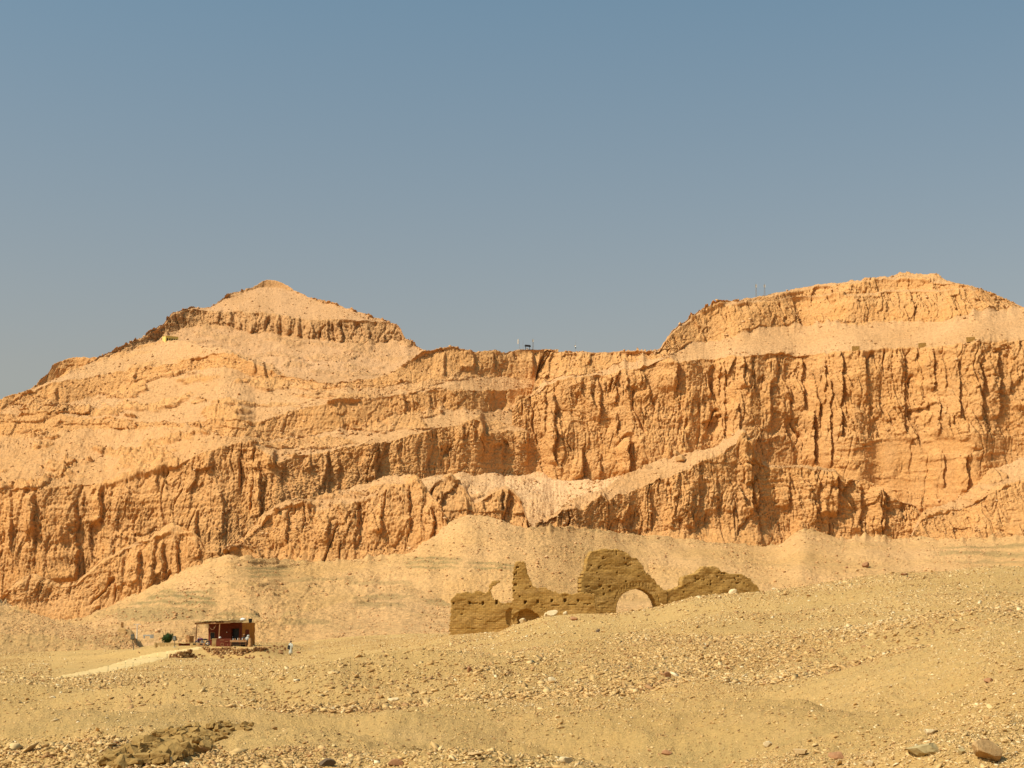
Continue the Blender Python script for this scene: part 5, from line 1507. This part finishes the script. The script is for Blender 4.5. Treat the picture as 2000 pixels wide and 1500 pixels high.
# ------------------------------------------------------------------ single stones on the near slope
for (u, v, w, h, m, lb, cat) in (
    (1928, 1487, 60, 40, M_ST_BROWN, "biggest angular boulder in the bottom right corner", "boulder"),
    (1812, 1474, 82, 22, M_ST_GREY, "large flat greenish grey slab half buried left of the corner boulder", "slab"),
    (1879, 1474, 17, 14, M_ST_GREY, "small grey green stone between the flat slab and the corner boulder", "stone"),
    (1816, 1434, 36, 10, M_ST_PALE, "pale flat flake above the greenish slab", "stone"),
    (1636, 1484, 36, 18, M_ST_RED, "rough brown lump near the bottom edge, right of centre", "stone"),
    (1565, 1474, 34, 13, M_ST_TAN, "low tan stone left of the rough brown lump", "stone"),
    (1303, 1476, 22, 11, M_ST_RED, "dark brown stone alone on smooth sand at the bottom", "stone"),
    (1107, 1490, 30, 16, M_ST_PALE, "pale wedge shaped stone at the bottom centre", "stone"),
    (1700, 1497, 20, 13, M_ST_PALE, "white stone on the bottom edge under the brown lump", "stone"),
    (1500, 1458, 22, 12, M_ST_PALE, "pale angular stone at the foot of the long stony slope", "stone"),
    (1080, 1199, 24, 12, M_ST_PALE, "largest white block lying before the low ruined wall", "block"),
    (1105, 1197, 11, 7, M_ST_PALE, "small white block right of the largest one before the ruin", "block"),
    (1067, 1204, 13, 8, M_ST_PALE, "white block just below the largest one before the ruin", "block"),
    (1023, 1216, 15, 9, M_ST_PALE, "white block at the right foot of the half buried arch", "block"),
    (1122, 1212, 15, 9, M_ST_RED, "reddish block on the slope below the white blocks", "block"),
    (1168, 1235, 10, 8, M_ST_DARK, "black stone on the slope below the gateway", "stone"),
    (1178, 1235, 9, 4, M_ST_TAN, "tan stone touching the black one below the gateway", "stone"),
    (1432, 1153, 18, 10, M_ST_PALE, "white block in front of the right arm of the gateway", "block"),
    (1512, 1148, 10, 5, M_ST_PALE, "pale block on the crest at the right end of the ruin", "block"),
    (917, 1313, 11, 12, M_ST_RED, "pointed brown stone standing up on the open slope", "stone"),
    (322, 1492, 21, 14, M_ST_PALE, "white rounded stone at the foot of the dark rubble heap", "stone"),
    (635, 1496, 38, 14, M_ST_DARK, "dark brown lump on the bottom edge left of centre", "stone"),
    (770, 1496, 34, 13, M_ST_RED, "brown knobbly stone on the bottom edge near the centre", "stone"),
    (930, 1477, 34, 8, M_ST_TAN, "low tan stone on smooth sand near the bottom centre", "stone"),
    (766, 1369, 26, 8, M_ST_PALE, "pale slab uppermost on the left side of the stony slope", "slab"),
    (690, 1384, 13, 7, M_ST_PALE, "pale stone below and left of the pale slab", "stone"),
    (650, 1386, 11, 7, M_ST_PALE, "smaller pale stone left of the other below the slab", "stone"),
    (583, 1276, 11, 4, M_ST_RED, "flat dark red stone just right of the walking person", "stone"),
    (1078, 1333, 17, 11, M_ST_PALE, "white squarish stone in the middle of the stony slope", "stone"),
    (1303, 1323, 15, 12, M_ST_RED, "reddish upright stone in the middle of the stony slope", "stone"),
    (1930, 1333, 20, 9, M_ST_RED, "reddish flat stone far right on the upper slope", "stone"),
    (1767, 1124, 16, 5, M_ST_RED, "flat reddish stone just under the crest of the hill", "stone")):
    rock("boulder" if cat == "boulder" else "stone_slab" if cat == "slab" else "stone_block" if cat == "block" else "loose_stone", lb, cat, u, v, w, h, m, int(u * 3 + v), sink=.12 if w == 60 else .22)

# dark mud brick lumps tumbled in a heap
def clod_mesh(k):
    rgn = np.random.default_rng(900 + k)
    b = MB(); b.box((0, 0, 0), (2, 2, 2))
    bmesh.ops.subdivide_edges(b.bm, edges=b.bm.edges[:], cuts=4, use_grid_fill=True)
    co = np.array([v.co for v in b.bm.verts])
    for _ in range(6):
        n = rgn.normal(size=3); n /= np.linalg.norm(n)
        co = co - np.maximum(co @ n - rgn.uniform(.75, 1.25), 0)[:, None] * n
    co += 0.10 * np.stack([perlin(co[:, 0] * 2 + co[:, 2] + a * 7, co[:, 1] * 2 + a, k + a) for a in range(3)], 1)
    co *= np.array((.085, .055, .042))
    for v, c in zip(b.bm.verts, co):
        v.co = c
    me = bpy.data.meshes.new("mudbrick_lump")
    b.bm.to_mesh(me); b.bm.free()
    me.materials.append(M_CLOD)
    return me
clods = [clod_mesh(k) for k in range(7)]
top_l = lambda u: np.interp(u, [200, 300, 360, 430, 492], [1496, 1432, 1418, 1409, 1418])
bot_l = lambda u: np.interp(u, [200, 250, 320, 400, 440, 492], [1499, 1499, 1492, 1464, 1440, 1424])
ub = np.linspace(196, 500, 130)                                            # the bank of earth they lie in
rows_ = []
for t in np.linspace(-.08, 1.06, 22):
    row = []
    for u in ub:
        e = 6 * float(fbm(np.array([u / 25.0]), np.array([1.0 if t < .5 else 5.0]), 3, 9)[0]) * abs(2 * t - 1)
        p_ = look(u, top_l(u) * (1 - t) + bot_l(u) * t + e)
        f_ = max(0.0, 1 - abs(2 * t - 1) ** 2.2) * min(1, (u - 196) / 25, (500 - u) / 60)
        n_ = float(fbm(np.array([p_.x / .22]), np.array([p_.y / .3]), 3, 14)[0])
        row.append(p_ + Vector((0, 0, -.015 + f_ * (.045 + .05 * n_))))
    rows_.append(row)
eb = mesh_grid("earth_bank", np.array(rows_), M_CLOD, None, None)
tag(eb, "low dark brown earth bank full of mud brick lumps at lower left", "earth bank")
for k in range(255):
    u = rg.uniform(202, 490)
    t = rg.random() ** 0.8
    if u > 440 and rg.random() < .5:
        continue
    p = look(u, top_l(u) * (1 - t) + bot_l(u) * t)
    o = bpy.data.objects.new("mudbrick_lump", clods[k % 7])
    s = rg.choice((.4, .5, .55, .65, .8, 1.0)) * 1.05
    o.scale = (s, s, s * rg.uniform(.7, 1.1))
    o.location = p + Vector((0, 0, 0.02 * s + .025 * max(0, 1 - abs(2 * t - 1) ** 2)))
    o.rotation_euler = (rg.uniform(-.5, .5), rg.uniform(-.5, .5), rg.uniform(0, 6.28))
    COL.objects.link(o)
    tag(o, "dark mud brick lump tumbled in the rubble heap at lower left", "rubble", "mud brick lumps in the rubble heap")

# ------------------------------------------------------------------ path
us_ = np.linspace(112, 392, 240)
hi = np.interp(us_, [110, 200, 262, 300, 345, 398], [1321, 1301, 1282, 1273, 1268, 1262])
lo = np.interp(us_, [110, 150, 220, 300, 340, 372, 398], [1325, 1322, 1311, 1294, 1281, 1272, 1266])
rows_ = []
for t in np.linspace(0, 1, 17):
    e = (2.6 * fbm(us_ / 9, us_ * 0 + (3 if t > .5 else 7), 3, 8)) * abs(2 * t - 1) ** 2
    rows_.append([look(u, v) + Vector((0, 0, .03 - .07 * abs(2 * t - 1) ** 4)) for u, v in zip(us_, hi * t + lo * (1 - t) + e)])
mesh_grid("path", np.array(rows_), M_PATH)

# ------------------------------------------------------------------ gravel on the near ground
M_GRAVEL = make_gravel("gravel_stone", None)
M_SCREE = make_gravel("scree_stone", [(0.0, (0.42, 0.21, 0.08)), (0.5, (0.58, 0.325, 0.135)), (1.0, (0.72, 0.45, 0.22))])

def gravel(name, n, y0, y1, smin, smax, sub, seed, power=2.2):
    rgn = np.random.default_rng(seed)
    U, V, G = GRIDS["ground"]
    vis = np.zeros(U.shape, bool)
    vis[:-1] = (V[1:] < V[:-1] - .05)
    ok = vis & (U > -120) & (U < 2120) & (V < 1530) & (G[..., 1] > y0) & (G[..., 1] < y1)
    X, Yd = G[..., 0], G[..., 1]
    den = smooth(-0.35, 0.45, fbm(X / 9, Yd / 16, 4, 201, 0.6)) * 0.7 + 0.3
    den = den * np.where(U < 880, 0.6, 1.0)
    den = den * (1 - 0.75 * smooth(0.1, 0.5, perlin(X / 6 + 3, Yd / 9, 203)) * (V > 1420))
    den[(U > 100) & (U < 400) & (V < 1326) & (V > 1255) & (V < np.interp(U, [100, 220, 400], [1326, 1312, 1270]))] *= 0.12
    w = np.where(ok, den, 0).ravel()
    idx = rgn.choice(w.size, n, p=w / w.sum())
    nc_ = U.shape[1]
    tr = rgn.random(n)[:, None]
    base = G.reshape(-1, 3)[idx] * (1 - tr) + G.reshape(-1, 3)[np.minimum(idx + nc_, U.size - 1)] * tr
    bm = bmesh.new()                             # broken chips: boxes knocked out of square, a corner or two struck off
    if sub:
        bmesh.ops.create_icosphere(bm, subdivisions=1, radius=1)
    else:
        bmesh.ops.create_cube(bm, size=1.5)
        bmesh.ops.triangulate(bm, faces=bm.faces[:])
    tv = np.array([v.co for v in bm.verts]); tf = np.array([[v.index for v in f.verts] for f in bm.faces])
    bm.free()
    T = []
    for k in range(16):
        c = tv.copy()
        if sub:
            for _ in range(9):
                nn = rgn.normal(size=3); nn /= np.linalg.norm(nn)
                c = c - np.maximum(c @ nn - rgn.uniform(.2, .75), 0)[:, None] * nn
        else:
            c = c * rgn.uniform(.55, 1.25, c.shape)
        T.append(c * np.array([1.15, rgn.uniform(.45, .95), rgn.uniform(.18, .5)]))
    T = np.array(T)
    c = T[rgn.integers(0, 16, n)]
    s = smin * (1 - rgn.random(n) * (1 - (smin / smax) ** power)) ** (-1 / power)
    s = s * np.clip(base[:, 1] / 75, 1, 1.35)
    foot = base[:, 1] / 1600 * .45
    s = np.maximum(s, foot)
    a = rgn.uniform(0, 6.283, n)
    tx, ty = rgn.normal(0, .38, n), rgn.normal(0, .38, n)
    ca, sa = np.cos(a)[:, None], np.sin(a)[:, None]
    x = c[..., 0] * ca - c[..., 1] * sa
    y = c[..., 0] * sa + c[..., 1] * ca
    z = c[..., 2] + x * tx[:, None] + y * ty[:, None]
    P = np.stack([x, y, z], -1) * s[:, None, None] * 0.5
    jit = rgn.uniform(-.5, .5, (n, 2)) * (base[:, 1:2] / FPX * 1.6)
    P[..., 0] += base[:, None, 0] + jit[:, None, 0]
    P[..., 1] += base[:, None, 1] + jit[:, None, 1]
    P[..., 2] += base[:, None, 2] + s[:, None] * .06
    F = (tf[None] + (np.arange(n) * len(tv))[:, None, None]).reshape(-1, 3)
    me = bpy.data.meshes.new(name)
    me.vertices.add(n * len(tv)); me.vertices.foreach_set('co', P.reshape(-1).astype(np.float32))
    me.loops.add(F.size); me.loops.foreach_set('vertex_index', F.reshape(-1).astype(np.int32))
    me.polygons.add(len(F)); me.polygons.foreach_set('loop_start', np.arange(len(F), dtype=np.int32) * 3)
    me.update(calc_edges=True)
    tone = np.clip(0.48 + 0.23 * rgn.normal(size=n) + 0.22 * fbm(base[:, 0] / 5, base[:, 1] / 8, 2, 205), 0, 1)
    at_ = me.attributes.new("tone", 'FLOAT', 'POINT')
    at_.data.foreach_set('value', np.repeat(tone, len(tv)).astype(np.float32))
    me.materials.append(M_GRAVEL)
    o = bpy.data.objects.new(name, me); COL.objects.link(o)
    o['kind'] = 'stuff'
    return o
def scree(name, hill, n, smin, smax, seed, vmin=0, vmax=3000, umin=-200, umax=2200):
    """broken stones lying on a hillside"""
    rgn = np.random.default_rng(seed)
    U, V, G = GRIDS[hill]
    dz = np.zeros(U.shape); dz[:-1] = (G[1:, :, 2] - G[:-1, :, 2]) / (np.abs(G[1:, :, 1] - G[:-1, :, 1]) + .05)
    ok = (dz < 1.4) & (U > umin) & (U < umax) & (V > vmin) & (V < vmax)
    w = np.where(ok, smooth(-.4, .5, fbm(G[..., 0] / 22, G[..., 2] / 9, 4, seed, 0.6)) + .12, 0).ravel()
    idx = rgn.choice(w.size, n, p=w / w.sum())
    base = G.reshape(-1, 3)[idx]
    bm = bmesh.new(); bmesh.ops.create_cube(bm, size=1.3); bmesh.ops.triangulate(bm, faces=bm.faces[:])
    tv = np.array([v.co for v in bm.verts]); tf = np.array([[v.index for v in f.verts] for f in bm.faces]); bm.free()
    c = tv[None] * rgn.uniform(.5, 1.25, (n, len(tv), 3)) * np.array([1.1, .9, .75])
    s = smin * (1 - rgn.random(n) * (1 - (smin / smax) ** 2.2)) ** (-1 / 2.2)
    a = rgn.uniform(0, 6.283, n)
    ca, sa = np.cos(a)[:, None], np.sin(a)[:, None]
    P = np.stack([c[..., 0] * ca - c[..., 1] * sa, c[..., 0] * sa + c[..., 1] * ca, c[..., 2]], -1) * s[:, None, None] * .5 + base[:, None] + np.array([0, 0, .1]) * s[:, None, None]
    F = (tf[None] + (np.arange(n) * len(tv))[:, None, None]).reshape(-1, 3)
    me = bpy.data.meshes.new(name)
    me.vertices.add(n * len(tv)); me.vertices.foreach_set('co', P.reshape(-1).astype(np.float32))
    me.loops.add(F.size); me.loops.foreach_set('vertex_index', F.reshape(-1).astype(np.int32))
    me.polygons.add(len(F)); me.polygons.foreach_set('loop_start', np.arange(len(F), dtype=np.int32) * 3)
    me.update(calc_edges=True)
    at_ = me.attributes.new("tone", 'FLOAT', 'POINT')
    at_.data.foreach_set('value', np.repeat(np.clip(rgn.normal(.42, .25, n), 0, .9), len(tv)).astype(np.float32))
    me.materials.append(M_SCREE)
    o = bpy.data.objects.new(name, me); COL.objects.link(o)
    o['kind'] = 'stuff'
scree("scree", "talus", 14000, .3, 1.8, 311)
scree("scree", "low_hill", 3500, .12, .6, 312)
scree("scree", "rubble_slope", 3000, .1, .5, 313)
scree("scree", "spoil_heap", 900, .15, .7, 314)
scree("scree", "left_hill", 9000, .45, 2.6, 315)
scree("scree", "peak", 2600, .8, 3.2, 316)
scree("scree", "great_cliff", 4500, .45, 2.4, 317)
scree("scree", "spur", 1800, .4, 2.2, 318)
scree("scree", "hollow_floor", 2500, .4, 2.4, 319)
scree("scree", "round_bluff", 1800, .35, 2.0, 320)
scree("scree", "corner_bluff", 1200, .35, 2.0, 321)
gravel("gravel", 14000, 12, 50, .035, .26, 1, 301, 2.3)
gravel("gravel_chips", 130000, 12, 62, .018, .075, 0, 303, 1.7)
gravel("rubble", 200000, 42, 245, .04, .24, 0, 302, 2.5)
